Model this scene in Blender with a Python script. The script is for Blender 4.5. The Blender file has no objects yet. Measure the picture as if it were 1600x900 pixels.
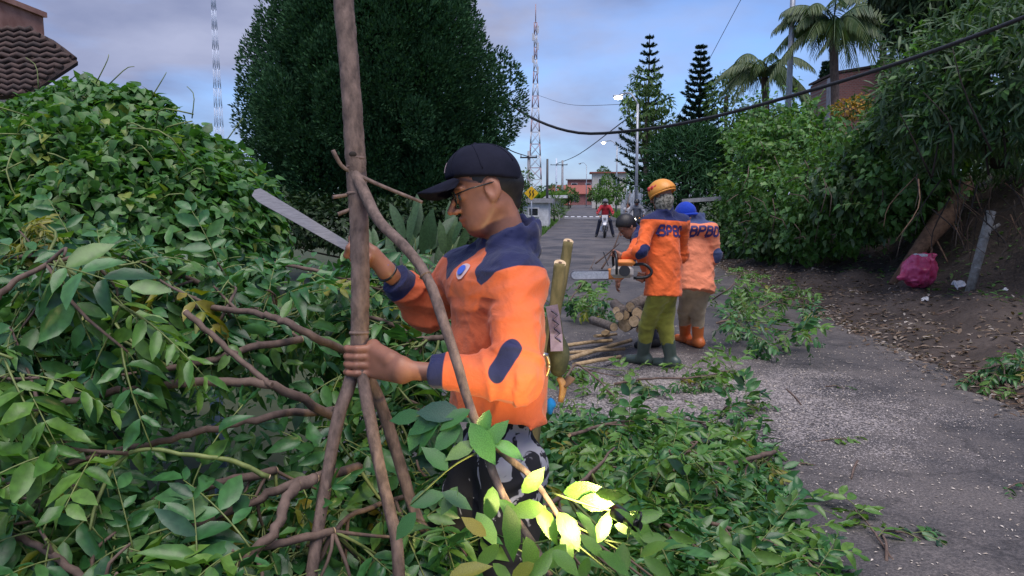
import bpy, math, random
import numpy as np
from mathutils import Vector, Matrix
from mathutils.bvhtree import BVHTree
random.seed(7); RNG = np.random.default_rng(7)
SC = bpy.context.scene; COL = SC.collection
rad = math.radians
# ------------------------------------------------------------------ camera
CAMZ = 1.58; FPX = 1200.0
cam = bpy.data.cameras.new('camera'); cam.sensor_width = 36.0; cam.lens = 36.0*FPX/1600.0
cam.clip_start = 0.05; cam.clip_end = 5000
camo = bpy.data.objects.new('camera', cam); COL.objects.link(camo)
camo.location = (0, 0, CAMZ); camo.rotation_euler = (rad(90-6.8), 0, rad(5.0)); SC.camera = camo
_R = camo.rotation_euler.to_matrix(); CR = _R @ Vector((1,0,0)); CU = _R @ Vector((0,1,0)); CF = _R @ Vector((0,0,-1))
# ------------------------------------------------------------------ world, sun, exposure
SUN_EL, SUN_AZ = 70.0, 160.0      # degrees; azimuth clockwise from +Y (behind the camera, to the right)
world = bpy.data.worlds.new('World'); SC.world = world; world.use_nodes = True
nt = world.node_tree; N = nt.nodes; L = nt.links; N.clear()
out = N.new('ShaderNodeOutputWorld'); bg = N.new('ShaderNodeBackground'); L.new(bg.outputs[0], out.inputs[0])
bg.inputs[1].default_value = 0.1
sky = N.new('ShaderNodeTexSky'); sky.sky_type = 'NISHITA'; sky.sun_disc = False
sky.sun_elevation = rad(SUN_EL); sky.sun_rotation = rad(SUN_AZ); sky.altitude = 800; sky.air_density = 1.0; sky.dust_density = 1.0; sky.ozone_density = 3.0
tc = N.new('ShaderNodeTexCoord'); mp = N.new('ShaderNodeMapping'); mp.inputs['Scale'].default_value = (1, 1, 2.6); mp.inputs['Location'].default_value = (0.35, 0.1, 0.22)
L.new(tc.outputs['Generated'], mp.inputs[0])
nz = N.new('ShaderNodeTexNoise'); nz.inputs['Scale'].default_value = 2.3; nz.inputs['Detail'].default_value = 7; nz.inputs['Roughness'].default_value = 0.52; nz.inputs['Distortion'].default_value = 0.25
L.new(mp.outputs[0], nz.inputs['Vector'])
cr = N.new('ShaderNodeValToRGB'); cr.color_ramp.elements[0].position = 0.30; cr.color_ramp.elements[1].position = 0.58
L.new(nz.outputs['Fac'], cr.inputs[0])
nz2 = N.new('ShaderNodeTexNoise'); nz2.inputs['Scale'].default_value = 4.2; nz2.inputs['Detail'].default_value = 6; nz2.inputs['Roughness'].default_value = 0.5
L.new(mp.outputs[0], nz2.inputs['Vector'])
cc = N.new('ShaderNodeValToRGB'); cc.color_ramp.elements[0].position = 0.34; cc.color_ramp.elements[1].position = 0.66
cc.color_ramp.elements[0].color = (0.95, 1.14, 1.95, 1); cc.color_ramp.elements[1].color = (1.9, 2.08, 2.95, 1)
L.new(nz2.outputs['Fac'], cc.inputs[0])
tint = N.new('ShaderNodeMix'); tint.data_type = 'RGBA'; tint.blend_type = 'MULTIPLY'; tint.inputs[0].default_value = 1.0
L.new(sky.outputs[0], tint.inputs[6]); tint.inputs[7].default_value = (0.58, 0.74, 0.98, 1)
mx = N.new('ShaderNodeMix'); mx.data_type = 'RGBA'; L.new(cr.outputs[0], mx.inputs[0]); L.new(tint.outputs[2], mx.inputs[6]); L.new(cc.outputs[0], mx.inputs[7])
L.new(mx.outputs[2], bg.inputs[0])
sun = bpy.data.lights.new('sun', 'SUN'); sun.energy = 1.5; sun.angle = rad(50); sun.color = (1.0, 0.93, 0.90)
suno = bpy.data.objects.new('sun', sun); COL.objects.link(suno)
_s = Vector((math.sin(rad(SUN_AZ))*math.cos(rad(SUN_EL)), math.cos(rad(SUN_AZ))*math.cos(rad(SUN_EL)), math.sin(rad(SUN_EL))))
suno.rotation_euler = _s.to_track_quat('Z', 'Y').to_euler(); suno.location = (0, -5, 12)
SC.view_settings.view_transform = 'Standard'; SC.view_settings.look = 'None'; SC.view_settings.gamma = 1.0
SC.view_settings.exposure = 1.25
SC.view_settings.use_curve_mapping = False
# ------------------------------------------------------------------ places
def P(px, py, d): return Vector((0,0,CAMZ)) + (CR*((px-800)/FPX) + CU*((450-py)/FPX) + CF)*d
def gz(y): return -0.006*min(max(y, 0.0), 100.0)
def ray(px, py): return (CR*((px-800)/FPX) + CU*((450-py)/FPX) + CF)
def G(px, py, z=0.0):
    r = ray(px, py); t = 6.0
    for _ in range(8):
        zz = z + gz(r.y*t); t = (zz-CAMZ)/r.z
    return Vector((0,0,CAMZ)) + r*t
def AT(px, d, z):                      # the point seen in column px at depth d, at height z
    r = ray(px, 307); r = Vector((r.x, r.y, 0)).normalized()
    h = d/ r.dot(Vector((CF.x, CF.y, 0)).normalized())
    return Vector((r.x*h, r.y*h, z))
def ZT(py, d): return CAMZ + (307-py)/FPX*d*1.007
# ------------------------------------------------------------------ materials
MATS = {}
def shader(name):
    m = bpy.data.materials.new(name); m.use_nodes = True; MATS[name] = m
    return m, m.node_tree.nodes, m.node_tree.links, m.node_tree.nodes['Principled BSDF']
def ramp(nodes, stops):
    r = nodes.new('ShaderNodeValToRGB'); e = r.color_ramp.elements
    while len(e) < len(stops): e.new(0.5)
    for k, (p, c) in enumerate(stops): e[k].position = p; e[k].color = (*c, 1) if len(c) == 3 else c
    return r
def bumpnode(nodes, links, b, height, strength, dist=0.01):
    bp = nodes.new('ShaderNodeBump'); bp.inputs['Strength'].default_value = strength; bp.inputs['Distance'].default_value = dist
    links.new(height, bp.inputs['Height']); links.new(bp.outputs[0], b.inputs['Normal'])
def mat(name, c1, c2=None, rough=0.6, scale=20, detail=5, bump=0.0, bdist=0.01, metal=0.0, spec=0.5, lo=0.35, hi=0.65, stretch=(1,1,1), coord='Object'):
    m, n, l, b = shader(name)
    b.inputs['Roughness'].default_value = rough; b.inputs['Metallic'].default_value = metal; b.inputs['Specular IOR Level'].default_value = spec
    if c2 is None: c2 = tuple(min(1, c*1.25) for c in c1)
    t = n.new('ShaderNodeTexCoord'); mp = n.new('ShaderNodeMapping'); mp.inputs['Scale'].default_value = stretch
    l.new(t.outputs[coord], mp.inputs[0])
    nz = n.new('ShaderNodeTexNoise'); nz.inputs['Scale'].default_value = scale; nz.inputs['Detail'].default_value = detail; nz.inputs['Roughness'].default_value = 0.6
    l.new(mp.outputs[0], nz.inputs['Vector'])
    r = ramp(n, [(lo, c1), (hi, c2)]); l.new(nz.outputs['Fac'], r.inputs[0]); l.new(r.outputs[0], b.inputs['Base Color'])
    if bump: bumpnode(n, l, b, nz.outputs['Fac'], bump, bdist)
    return m
def leafmat(name, stops, rough=0.42, trans=0.25, spec=0.5, vein=True):
    m, n, l, b = shader(name)
    g = n.new('ShaderNodeNewGeometry'); o = n.new('ShaderNodeObjectInfo')
    ad = n.new('ShaderNodeMath'); ad.operation = 'ADD'; l.new(g.outputs['Random Per Island'], ad.inputs[0]); l.new(o.outputs['Random'], ad.inputs[1])
    fr = n.new('ShaderNodeMath'); fr.operation = 'PINGPONG'; fr.inputs[1].default_value = 1.0; l.new(ad.outputs[0], fr.inputs[0])
    r = ramp(n, stops); l.new(fr.outputs[0], r.inputs[0])
    t = n.new('ShaderNodeTexCoord'); nz = n.new('ShaderNodeTexNoise'); nz.inputs['Scale'].default_value = 45; nz.inputs['Detail'].default_value = 3
    l.new(t.outputs['Object'], nz.inputs['Vector'])
    hv = n.new('ShaderNodeMapRange'); hv.inputs[1].default_value = .3; hv.inputs[2].default_value = .7; hv.inputs[3].default_value = .72; hv.inputs[4].default_value = 1.25; l.new(nz.outputs['Fac'], hv.inputs[0])
    mu = n.new('ShaderNodeVectorMath'); mu.operation = 'SCALE'; l.new(r.outputs[0], mu.inputs[0]); l.new(hv.outputs[0], mu.inputs['Scale'])
    l.new(mu.outputs[0], b.inputs['Base Color']); b.inputs['Roughness'].default_value = rough; b.inputs['Specular IOR Level'].default_value = spec
    if trans > 0:
        tr = n.new('ShaderNodeBsdfTranslucent'); ms = n.new('ShaderNodeMixShader'); ms.inputs[0].default_value = trans
        mu2 = n.new('ShaderNodeMix'); mu2.data_type = 'RGBA'; mu2.blend_type = 'MULTIPLY'; mu2.inputs[0].default_value = 1; l.new(mu.outputs[0], mu2.inputs[6]); mu2.inputs[7].default_value = (1.5, 1.6, .6, 1)
        l.new(mu2.outputs[2], tr.inputs[0]); l.new(b.outputs[0], ms.inputs[1]); l.new(tr.outputs[0], ms.inputs[2])
        l.new(ms.outputs[0], n['Material Output'].inputs[0])
    if vein: bumpnode(n, l, b, nz.outputs['Fac'], 0.25, 0.004)
    return m
def emitter(name, c, s):
    m, n, l, b = shader(name); b.inputs['Emission Color'].default_value = (*c, 1); b.inputs['Emission Strength'].default_value = s; b.inputs['Base Color'].default_value = (.8,.8,.8,1); return m
# ------------------------------------------------------------------ objects
def link(name, me, parent=None, loc=None):
    o = bpy.data.objects.new(name, me); COL.objects.link(o)
    if parent is not None: o.parent = parent
    if loc is not None: o.location = loc
    return o
def tag(o, label=None, cat=None, group=None, kind=None):
    if label: o['label'] = label
    if cat: o['category'] = cat
    if group: o['group'] = group
    if kind: o['kind'] = kind
    return o
def thing(name, label, cat, loc=(0,0,0), group=None, rz=0.0):
    o = link(name, None); o.location = loc; o.rotation_euler = (0,0,rz); o.empty_display_size = .1
    return tag(o, label, cat, group)
def npmesh(name, V, F, mats=None, smooth=True, midx=None):
    """V (n,3); F list of arrays (m,k)"""
    me = bpy.data.meshes.new(name); V = np.asarray(V, dtype=np.float32)
    me.vertices.add(len(V)); me.vertices.foreach_set('co', V.ravel())
    Fs = F if isinstance(F, list) else [F]; Fs = [np.asarray(f, dtype=np.int32) for f in Fs if len(f)]
    nl = sum(f.size for f in Fs); npoly = sum(len(f) for f in Fs)
    me.loops.add(nl); me.loops.foreach_set('vertex_index', np.concatenate([f.ravel() for f in Fs]))
    me.polygons.add(npoly)
    tot = np.concatenate([np.full(len(f), f.shape[1], dtype=np.int32) for f in Fs]); st = np.concatenate([[0], np.cumsum(tot)[:-1]]).astype(np.int32)
    me.polygons.foreach_set('loop_start', st)
    me.update(calc_edges=True)
    if mats is not None:
        for m in (mats if isinstance(mats, (list, tuple)) else [mats]): me.materials.append(MATS[m] if isinstance(m, str) else m)
    if midx is not None: me.polygons.foreach_set('material_index', np.asarray(midx, dtype=np.int32))
    me.polygons.foreach_set('use_smooth', np.full(npoly, smooth)); me.validate(); me.update()
    return me
class MB:
    """collects shapes into one mesh, in world coordinates (or local ones)"""
    def __init__(s): s.v = []; s.f = []; s.m = []; s.cur = 0; s.sm = []
    def add(s, vs, fs, smooth=False):
        b = len(s.v); s.v += [tuple(v) for v in vs]
        for f in fs: s.f.append([b+i for i in f]); s.m.append(s.cur); s.sm.append(smooth)
        return s
    def box(s, c, size, rot=None, bev=0.0):
        hx, hy, hz = size[0]/2, size[1]/2, size[2]/2; c = Vector(c)
        if bev <= 0:
            vs = [Vector((x,y,z)) for x in (-hx,hx) for y in (-hy,hy) for z in (-hz,hz)]
            fs = [(0,1,3,2),(4,6,7,5),(0,4,5,1),(2,3,7,6),(0,2,6,4),(1,5,7,3)]
        else:
            b = min(bev, hx*.95, hy*.95, hz*.95); vs = []; 
            for x in (-1,1):
                for y in (-1,1):
                    for z in (-1,1):
                        vs += [Vector((x*hx, y*(hy-b), z*(hz-b))), Vector((x*(hx-b), y*hy, z*(hz-b))), Vector((x*(hx-b), y*(hy-b), z*hz))]
            I = lambda x,y,z,k: ((x*4+y*2+z)*3+k)
            fs = []
            for x in (0,1): q=[I(x,0,0,0),I(x,1,0,0),I(x,1,1,0),I(x,0,1,0)]; fs.append(q if x else q[::-1])
            for y in (0,1): q=[I(0,y,0,1),I(0,y,1,1),I(1,y,1,1),I(1,y,0,1)]; fs.append(q if y else q[::-1])
            for z in (0,1): q=[I(0,0,z,2),I(1,0,z,2),I(1,1,z,2),I(0,1,z,2)]; fs.append(q if z else q[::-1])
            for y in (0,1):
                for z in (0,1): fs.append([I(0,y,z,1),I(1,y,z,1),I(1,y,z,2),I(0,y,z,2)])
            for x in (0,1):
                for z in (0,1): fs.append([I(x,0,z,0),I(x,1,z,0),I(x,1,z,2),I(x,0,z,2)])
                for y in (0,1): fs.append([I(x,y,0,0),I(x,y,1,0),I(x,y,1,1),I(x,y,0,1)])
                for y in (0,1):
                    for z in (0,1): fs.append([I(x,y,z,0),I(x,y,z,1),I(x,y,z,2)])
        if rot is not None: vs = [rot @ v for v in vs]
        return s.add([c+v for v in vs], fs)
    def tube(s, pts, rad_, n=8, caps=True, squash=None, jitter=0.0):
        pts = [Vector(p) for p in pts]; k = len(pts)
        rs = list(rad_) if hasattr(rad_, '__len__') else [rad_]*k
        if len(rs) != k: rs = list(np.interp(np.linspace(0,1,k), np.linspace(0,1,len(rs)), rs))
        t0 = (pts[1]-pts[0]).normalized(); a = Vector((0,0,1)) if abs(t0.z) < .9 else Vector((1,0,0)); u = t0.cross(a).normalized()
        vs = []; fs = []
        for i, p in enumerate(pts):
            t = (pts[min(i+1,k-1)]-pts[max(i-1,0)]).normalized(); u = (u - t*u.dot(t)).normalized(); w = t.cross(u)
            for j in range(n):
                an = 2*math.pi*j/n; r = rs[i]*(1+(random.uniform(-jitter,jitter) if jitter else 0))
                vs.append(p + u*(math.cos(an)*r) + w*(math.sin(an)*r*(squash or 1)))
        for i in range(k-1):
            for j in range(n): fs.append((i*n+j, i*n+(j+1)%n, (i+1)*n+(j+1)%n, (i+1)*n+j))
        s.add(vs, fs, True)
        if caps:
            b = len(s.v)-len(vs); s.f.append([b+j for j in range(n)][::-1]); s.m.append(s.cur); s.sm.append(False)
            s.f.append([b+(k-1)*n+j for j in range(n)]); s.m.append(s.cur); s.sm.append(False)
        return s
    def ball(s, c, r, nu=10, nv=7, rot=None):
        c = Vector(c); rx, ry, rz = (r, r, r) if not hasattr(r, '__len__') else r; vs = []; fs = []
        for i in range(nv+1):
            th = math.pi*i/nv
            for j in range(nu):
                ph = 2*math.pi*j/nu; v = Vector((rx*math.sin(th)*math.cos(ph), ry*math.sin(th)*math.sin(ph), rz*math.cos(th)))
                vs.append(c + (rot @ v if rot else v))
        for i in range(nv):
            for j in range(nu): fs.append((i*nu+j, (i+1)*nu+j, (i+1)*nu+(j+1)%nu, i*nu+(j+1)%nu))
        return s.add(vs, fs, True)
    def prism(s, poly, a, b):     # poly: list of Vectors (3D), extruded from offset a to offset b (Vectors)
        a = Vector(a); b = Vector(b); n = len(poly); vs = [Vector(p)+a for p in poly]+[Vector(p)+b for p in poly]
        fs = [list(range(n))[::-1], list(range(n, 2*n))]+[(i,(i+1)%n,n+(i+1)%n,n+i) for i in range(n)]
        return s.add(vs, fs)
    def torus(s, c, axis, R, r, n=20, k=8):
        c = Vector(c); ax = Vector(axis).normalized(); a = Vector((0,0,1)) if abs(ax.z) < .9 else Vector((1,0,0)); u = ax.cross(a).normalized(); w = ax.cross(u); vs = []; fs = []
        for i in range(n):
            an = 2*math.pi*i/n; d = u*math.cos(an)+w*math.sin(an)
            for j in range(k):
                b = 2*math.pi*j/k; vs.append(c + d*(R+r*math.cos(b)) + ax*(r*math.sin(b)))
        for i in range(n):
            for j in range(k): fs.append((i*k+j, ((i+1)%n)*k+j, ((i+1)%n)*k+(j+1)%k, i*k+(j+1)%k))
        return s.add(vs, fs, True)
    def build(s, name, mats, parent=None, label=None):
        me = bpy.data.meshes.new(name); inv = None
        vs = s.v
        if parent is not None:
            iv = parent.matrix_basis.inverted() if parent.parent is None else (parent.parent.matrix_basis @ parent.matrix_basis).inverted()
            vs = [iv @ Vector(v) for v in vs]
        me.from_pydata([tuple(v) for v in vs], [], s.f)
        for m in (mats if isinstance(mats, (list, tuple)) else [mats]): me.materials.append(MATS[m])
        me.polygons.foreach_set('material_index', s.m); me.polygons.foreach_set('use_smooth', s.sm); me.update()
        o = link(name, me, parent)
        if label: o['label'] = label
        return o
def world_to(parent, V):
    """numpy verts from world space to the parent's local space"""
    iv = np.array((parent.matrix_basis if parent.parent is None else parent.parent.matrix_basis @ parent.matrix_basis).inverted()); V = np.asarray(V)
    return V @ iv[:3,:3].T + iv[:3,3]
def spline(pts, n):
    """Catmull-Rom through points"""
    p = [Vector(q) for q in pts]; p = [p[0]*2-p[1]]+p+[p[-1]*2-p[-2]]; outp = []
    segs = len(p)-3
    for i in range(n):
        t = i/(n-1)*segs; k = min(int(t), segs-1); f = t-k; a,b,c,d = p[k:k+4]
        outp.append(((b*2)+(c-a)*f+(a*2-b*5+c*4-d)*f*f+(b*3-a-c*3+d)*f**3)*.5)
    return outp
# ------------------------------------------------------------------ leaves
def leaf_template(kind):
    """rows of (t, half width); returns verts (n,3): x along, y across, z up; faces tri/quads"""
    R = {'leaflet': [(0,.0),(.14,.12),(.38,.2),(.68,.165),(1,0)], 'lance': [(0,.0),(.12,.05),(.4,.075),(.75,.05),(1,0)],
         'heart': [(0,0),(.02,.3),(.25,.43),(.6,.27),(1,0)], 'small': [(0,0),(.45,.24),(1,0)], 'blade': [(0,.0),(.15,.09),(.5,.13),(.8,.09),(1,0)]}[kind]
    fold = {'leaflet': .35, 'lance': .4, 'heart': .3, 'small': .3, 'blade': .35}[kind]; droop = {'leaflet': .16, 'lance': .25, 'heart': .2, 'small': .1, 'blade': .22}[kind]
    V = []; T = []; Q = []; prev = None
    for t, w in R:
        z = -droop*t*t
        if w == 0: V.append((t,0,z)); row = [len(V)-1]
        else:
            V += [(t,-w,z+w*fold),(t,0,z),(t,w,z+w*fold)]; row = [len(V)-3,len(V)-2,len(V)-1]
        if prev is not None:
            if len(prev) == 1: T += [(prev[0],row[0],row[1]),(prev[0],row[1],row[2])][::1]
            elif len(row) == 1: T += [(prev[0],row[0],prev[1]),(prev[1],row[0],prev[2])]
            else: Q += [(prev[0],row[0],row[1],prev[1]),(prev[1],row[1],row[2],prev[2])]
        prev = row
    return np.array(V), np.array(T, dtype=int).reshape(-1,3), np.array(Q, dtype=int).reshape(-1,4)
TPL = {k: leaf_template(k) for k in ('leaflet','lance','heart','small','blade')}
for _nm, _dr, _fo, _wv in (('curl', .55, 1.1, .0), ('wave', -.1, .9, .09)):      # wilted and wavy versions of the leaflet
    _v, _t, _q = TPL['leaflet']; _v = _v.copy(); _v[:,2] = -_dr*_v[:,0]**2 + np.abs(_v[:,1])*_fo*.7 + _wv*np.sin(_v[:,0]*7+_v[:,1]*9); TPL[_nm] = (_v, _t, _q)
def unit(a): return a/np.maximum(np.linalg.norm(a, axis=-1, keepdims=True), 1e-9)
def leaf_cloud(kind, pos, axis, up, size, width=1.0):
    """many leaves: arrays pos (n,3), axis (n,3), up (n,3), size (n,) -> V, [T, Q]"""
    tv, tt, tq = TPL[kind]; n = len(pos)
    x = unit(np.asarray(axis, float)); z = np.asarray(up, float); y = unit(np.cross(z, x)); z = np.cross(x, y)
    tv2 = tv*np.array([1, width, 1])
    V = pos[:,None,:] + size[:,None,None]*(tv2[None,:,0:1]*x[:,None,:] + tv2[None,:,1:2]*y[:,None,:] + tv2[None,:,2:3]*z[:,None,:])
    off = (np.arange(n)*len(tv))[:,None,None]
    return V.reshape(-1,3), [(tt[None]+off).reshape(-1,3), (tq[None]+off).reshape(-1,4)]
def rdir(n): return unit(RNG.normal(size=(n,3)))
def merge(parts):
    V = []; F = {}; b = 0
    for v, fs in parts:
        V.append(v)
        for f in fs:
            if len(f): F.setdefault(f.shape[1], []).append(f+b)
        b += len(v)
    return np.concatenate(V), [np.concatenate(f) for f in F.values()]
# ------------------------------------------------------------------ signed-distance modelling for bodies and clothes
A_ = lambda v: np.array(v, dtype=np.float32)
def nrm(v): v = A_(v); return v/np.linalg.norm(v)
def cone(a, b, ra, rb, flat=None):
    a = A_(a); b = A_(b); ba = b-a; bb = float(ba@ba)+1e-9
    def f(p):
        q = p-a
        if flat is not None: d_, k = flat; q = q + ((k-1)*(q@d_))[:,None]*d_
        t = np.clip((q@ba)/bb, 0, 1); w = q - t[:,None]*ba
        return np.sqrt(np.einsum('ij,ij->i', w, w)) - (ra + (rb-ra)*t)
    return f
def ell(c, r, fr=None):
    c = A_(c); r = A_(r); M = np.eye(3, dtype=np.float32) if fr is None else np.stack([A_(x) for x in fr])
    def f(p):
        q = (p-c)@M.T; k0 = np.linalg.norm(q/r, axis=1); k1 = np.linalg.norm(q/(r*r), axis=1)+1e-9
        return k0*(k0-1)/k1
    return f
def smin(a, b, k):
    h = np.maximum(k-np.abs(a-b), 0)/k; return np.minimum(a,b)-h*h*k*.25
def U(fs, k):
    def f(p):
        d = fs[0](p)
        for g in fs[1:]: d = smin(d, g(p), k)
        return d
    return f
def plane(c, n): c = A_(c); n = nrm(n); return lambda p: (p-c)@n
def cut(f, *pl):
    def g(p):
        d = f(p)
        for q in pl: d = np.maximum(d, q(p))
        return d
    return g
def sub(f, g_, k=.01):
    def h(p): return -smin(-f(p), g_(p), k)
    return h
_H = RNG.random((64,64,64)).astype(np.float32)
def vnoise(p, s):
    q = p*s; i = np.floor(q).astype(int); f = q-i; f = f*f*(3-2*f); r = 0
    for dx in (0,1):
        for dy in (0,1):
            for dz in (0,1):
                w = (f[:,0] if dx else 1-f[:,0])*(f[:,1] if dy else 1-f[:,1])*(f[:,2] if dz else 1-f[:,2])
                r = r + w*_H[(i[:,0]+dx)&63,(i[:,1]+dy)&63,(i[:,2]+dz)&63]
    return r
def sdf_mesh(f, lo, hi, h):
    B = 8; lo = A_(lo); nb = np.ceil((A_(hi)-lo)/h/B).astype(int)
    ii = np.stack(np.meshgrid(*[np.arange(k) for k in nb], indexing='ij'), -1).reshape(-1,3)
    dc = f((lo + (ii*B+(B-1)/2)*h).astype(np.float32)); act = np.abs(dc) < B*h*1.25+.012
    F = np.repeat(np.repeat(np.repeat(dc.reshape(nb), B, 0), B, 1), B, 2).astype(np.float32)
    off = np.stack(np.meshgrid(*[np.arange(B)]*3, indexing='ij'), -1).reshape(-1,3); ab = ii[act]
    for s in range(0, len(ab), 160):
        bl = ab[s:s+160]; idx = (bl[:,None,:]*B+off[None]).reshape(-1,3); F[idx[:,0],idx[:,1],idx[:,2]] = f((lo+idx*h).astype(np.float32))
    S = F < 0; n = F.shape
    cnt = sum(S[x:n[0]-1+x, y:n[1]-1+y, z:n[2]-1+z].astype(np.int8) for x in (0,1) for y in (0,1) for z in (0,1))
    cells = np.argwhere((cnt > 0) & (cnt < 8)); vid = -np.ones(cnt.shape, dtype=np.int32); vid[cells[:,0],cells[:,1],cells[:,2]] = np.arange(len(cells))
    acc = np.zeros((len(cells),3)); num = np.zeros(len(cells))
    crn = [(x,y,z) for x in (0,1) for y in (0,1) for z in (0,1)]
    val = {c: F[cells[:,0]+c[0], cells[:,1]+c[1], cells[:,2]+c[2]] for c in crn}
    for c in crn:
        for ax in range(3):
            if c[ax] == 0:
                d = list(c); d[ax] = 1; d = tuple(d); va, vb = val[c], val[d]; m = (va < 0) != (vb < 0)
                t = np.where(m, va/np.where(m, va-vb, 1), 0); q = np.tile(np.array(c, float), (len(cells),1)); q[:,ax] += t
                acc += q*m[:,None]; num += m
    V = lo + (cells + acc/num[:,None])*h
    Q = []
    for ax in range(3):
        sl0 = [slice(None)]*3; sl1 = [slice(None)]*3; sl0[ax] = slice(0,-1); sl1[ax] = slice(1,None)
        a, b = S[tuple(sl0)], S[tuple(sl1)]; e = np.argwhere(a != b); u, w = (ax+1)%3, (ax+2)%3
        ok = (e[:,u] > 0) & (e[:,w] > 0) & (e[:,u] < n[u]-1) & (e[:,w] < n[w]-1); e = e[ok]
        def c(du, dw): x = e.copy(); x[:,u] -= du; x[:,w] -= dw; return vid[x[:,0],x[:,1],x[:,2]]
        q = np.stack([c(1,1), c(0,1), c(0,0), c(1,0)], 1); fl = ~a[e[:,0],e[:,1],e[:,2]]; q[fl] = q[fl][:,::-1]; Q.append(q)
    return V, np.concatenate(Q)
def sdf_obj(name, f, lo, hi, h, mats, parent, attrs=None, label=None):
    V, Q = sdf_mesh(f, lo, hi, h); me = npmesh(name, world_to(parent, V), [Q], mats)
    if attrs:
        for k, fn in attrs.items():
            a = me.attributes.new(k, 'FLOAT', 'POINT'); a.data.foreach_set('value', np.asarray(fn(V.astype(np.float32)), dtype=np.float32))
    o = link(name, me, parent)
    if label: o['label'] = label
    o['_w'] = 0
    del o['_w']
    return o, V, Q
# ------------------------------------------------------------------ anatomy
def grip(C, A, rc, S, sense, W, spacing=.0215, angs=(0,55,110,165,205), thumb=True):
    C, A, S, W = A_(C), nrm(A), nrm(S), A_(W); S = nrm(S-A*(S@A)); T = sense*np.cross(A, S); fs = []
    at = lambda an, r, s: C + (S*math.cos(rad(an))+T*math.sin(rad(an)))*r + A*s
    palm = []; fing = []
    for i in range(4):
        s = (1.5-i)*spacing; k = at(angs[0]-12, rc+.017, s*1.03); palm.append(cone(W + A*(s*.55), k, .019, .0125))
        pts = [k]+[at(a*(1-.05*(i == 3)), rc+.0095, s) for a in angs[1:]]; rr = np.array([.0122,.0102,.0096,.0092,.0082,.0078])[:len(pts)]*(1-.1*(i == 3))
        fing.append(U([cone(pts[j], pts[j+1], rr[j], rr[j+1]) for j in range(len(pts)-1)], .004))
    th = []
    if thumb:
        b = W + (at(-10, rc+.02, 1.5*spacing)-W)*.35 + A*.012; p = [b, at(-35, rc+.016, 1.9*spacing), at(-85, rc+.012, 1.7*spacing), at(-130, rc+.011, 1.5*spacing)]
        th = [cone(p[0],p[1],.017,.014), cone(p[1],p[2],.0135,.0115), cone(p[2],p[3],.0115,.009)]
    return [U(palm+th, .018)], fing
def openhand(W, D, Nn, curl=25, L=.085):
    """relaxed hand: wrist W, pointing D, palm normal Nn"""
    W, D, Nn = A_(W), nrm(D), nrm(Nn); Nn = nrm(Nn-D*(Nn@D)); X = np.cross(D, Nn); palm = []; fing = []
    for i in range(4):
        s = (1.5-i)*.02; k = W + D*(L-.006*abs(i-1)) + X*s; palm.append(cone(W+X*s*.5, k, .016, .0125)); p = k; an = 0; pts = [k]
        for j, l in enumerate((.04,.027,.02)):
            an += curl; p = p + (D*math.cos(rad(an))+Nn*math.sin(rad(an)))*l*(1-.14*abs(i-1)); pts.append(p)
        fing.append(U([cone(pts[j],pts[j+1],.0095-.001*j,.0085-.001*j) for j in range(3)], .004))
    t0 = W + D*.025 + X*.03; t1 = t0 + D*.035 + X*.022 + Nn*.012; t2 = t1 + D*.03 + Nn*.012
    palm += [cone(t0,t1,.015,.012), cone(t1,t2,.0115,.009)]
    return [U(palm, .018)], fing
def headframe(J):
    f = nrm(J['hf']); u = A_(J['hu']); u = nrm(u-f*(u@f)); r = np.cross(f, u); return A_(J['head']), f, r, u
def head_sdf(J, detail=True):
    c, f, r, u = headframe(J); s = J.get('hs', 1.0); q = lambda a,b,d: c+(f*a+r*b+u*d)*s; fr = (f, r, u)
    E = lambda a,b,d,ra,rb,rd: ell(q(a,b,d), (ra*s,rb*s,rd*s), fr)
    base = U([E(-.012,0,.032,.096,.076,.088), E(.022,0,-.045,.066,.058,.072), E(.058,0,-.092,.024,.026,.02), cone(q(.0,.05,-.05),q(.045,.03,-.092),.02*s,.016*s), cone(q(.0,-.05,-.05),q(.045,-.03,-.092),.02*s,.016*s)], .035)
    if not detail: return U([base, cone(q(.09,0,-.0),q(.1,0,-.03),.01*s,.014*s), E(-.01,.078,-.008,.022,.01,.03), E(-.01,-.078,-.008,.022,.01,.03)], .012)
    eyes = U([E(.094,.033,.006,.016,.02,.012), E(.094,-.033,.006,.016,.02,.012)], .004)
    face = sub(base, eyes, .014)
    add = [cone(q(.085,0,.014),q(.116,0,-.026),.0075*s,.0105*s), E(.099,.012,-.031,.013,.009,.008), E(.099,-.012,-.031,.013,.009,.008),
           cone(q(.083,.022,.024),q(.070,.05,.022),.009*s,.008*s), cone(q(.083,-.022,.024),q(.070,-.05,.022),.009*s,.008*s),
           cone(q(.080,.02,-.057),q(.091,0,-.0555),.004*s,.0075*s), cone(q(.080,-.02,-.057),q(.091,0,-.0555),.004*s,.0075*s),
           cone(q(.077,.016,-.071),q(.087,0,-.072),.004*s,.0075*s), cone(q(.077,-.016,-.071),q(.087,0,-.072),.004*s,.0075*s),
           E(.07,.033,.003,.0135,.0135,.0125), E(.07,-.033,.003,.0135,.0135,.0125)]
    h = U([face]+add, .0065)
    ear = []
    for sg in (1,-1):
        e = sub(E(-.012,sg*.077,-.006,.024,.011,.033), E(-.004,sg*.088,-.004,.013,.008,.02), .006); ear += [e, E(-.004,sg*.076,-.034,.01,.008,.011)]
    return U([h]+ear, .007)
def frame_t(J):
    up = nrm(A_(J['neck'])-A_(J['pel'])); f = A_(J['tf']); f = nrm(f-up*(f@up)); return up, f
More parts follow.
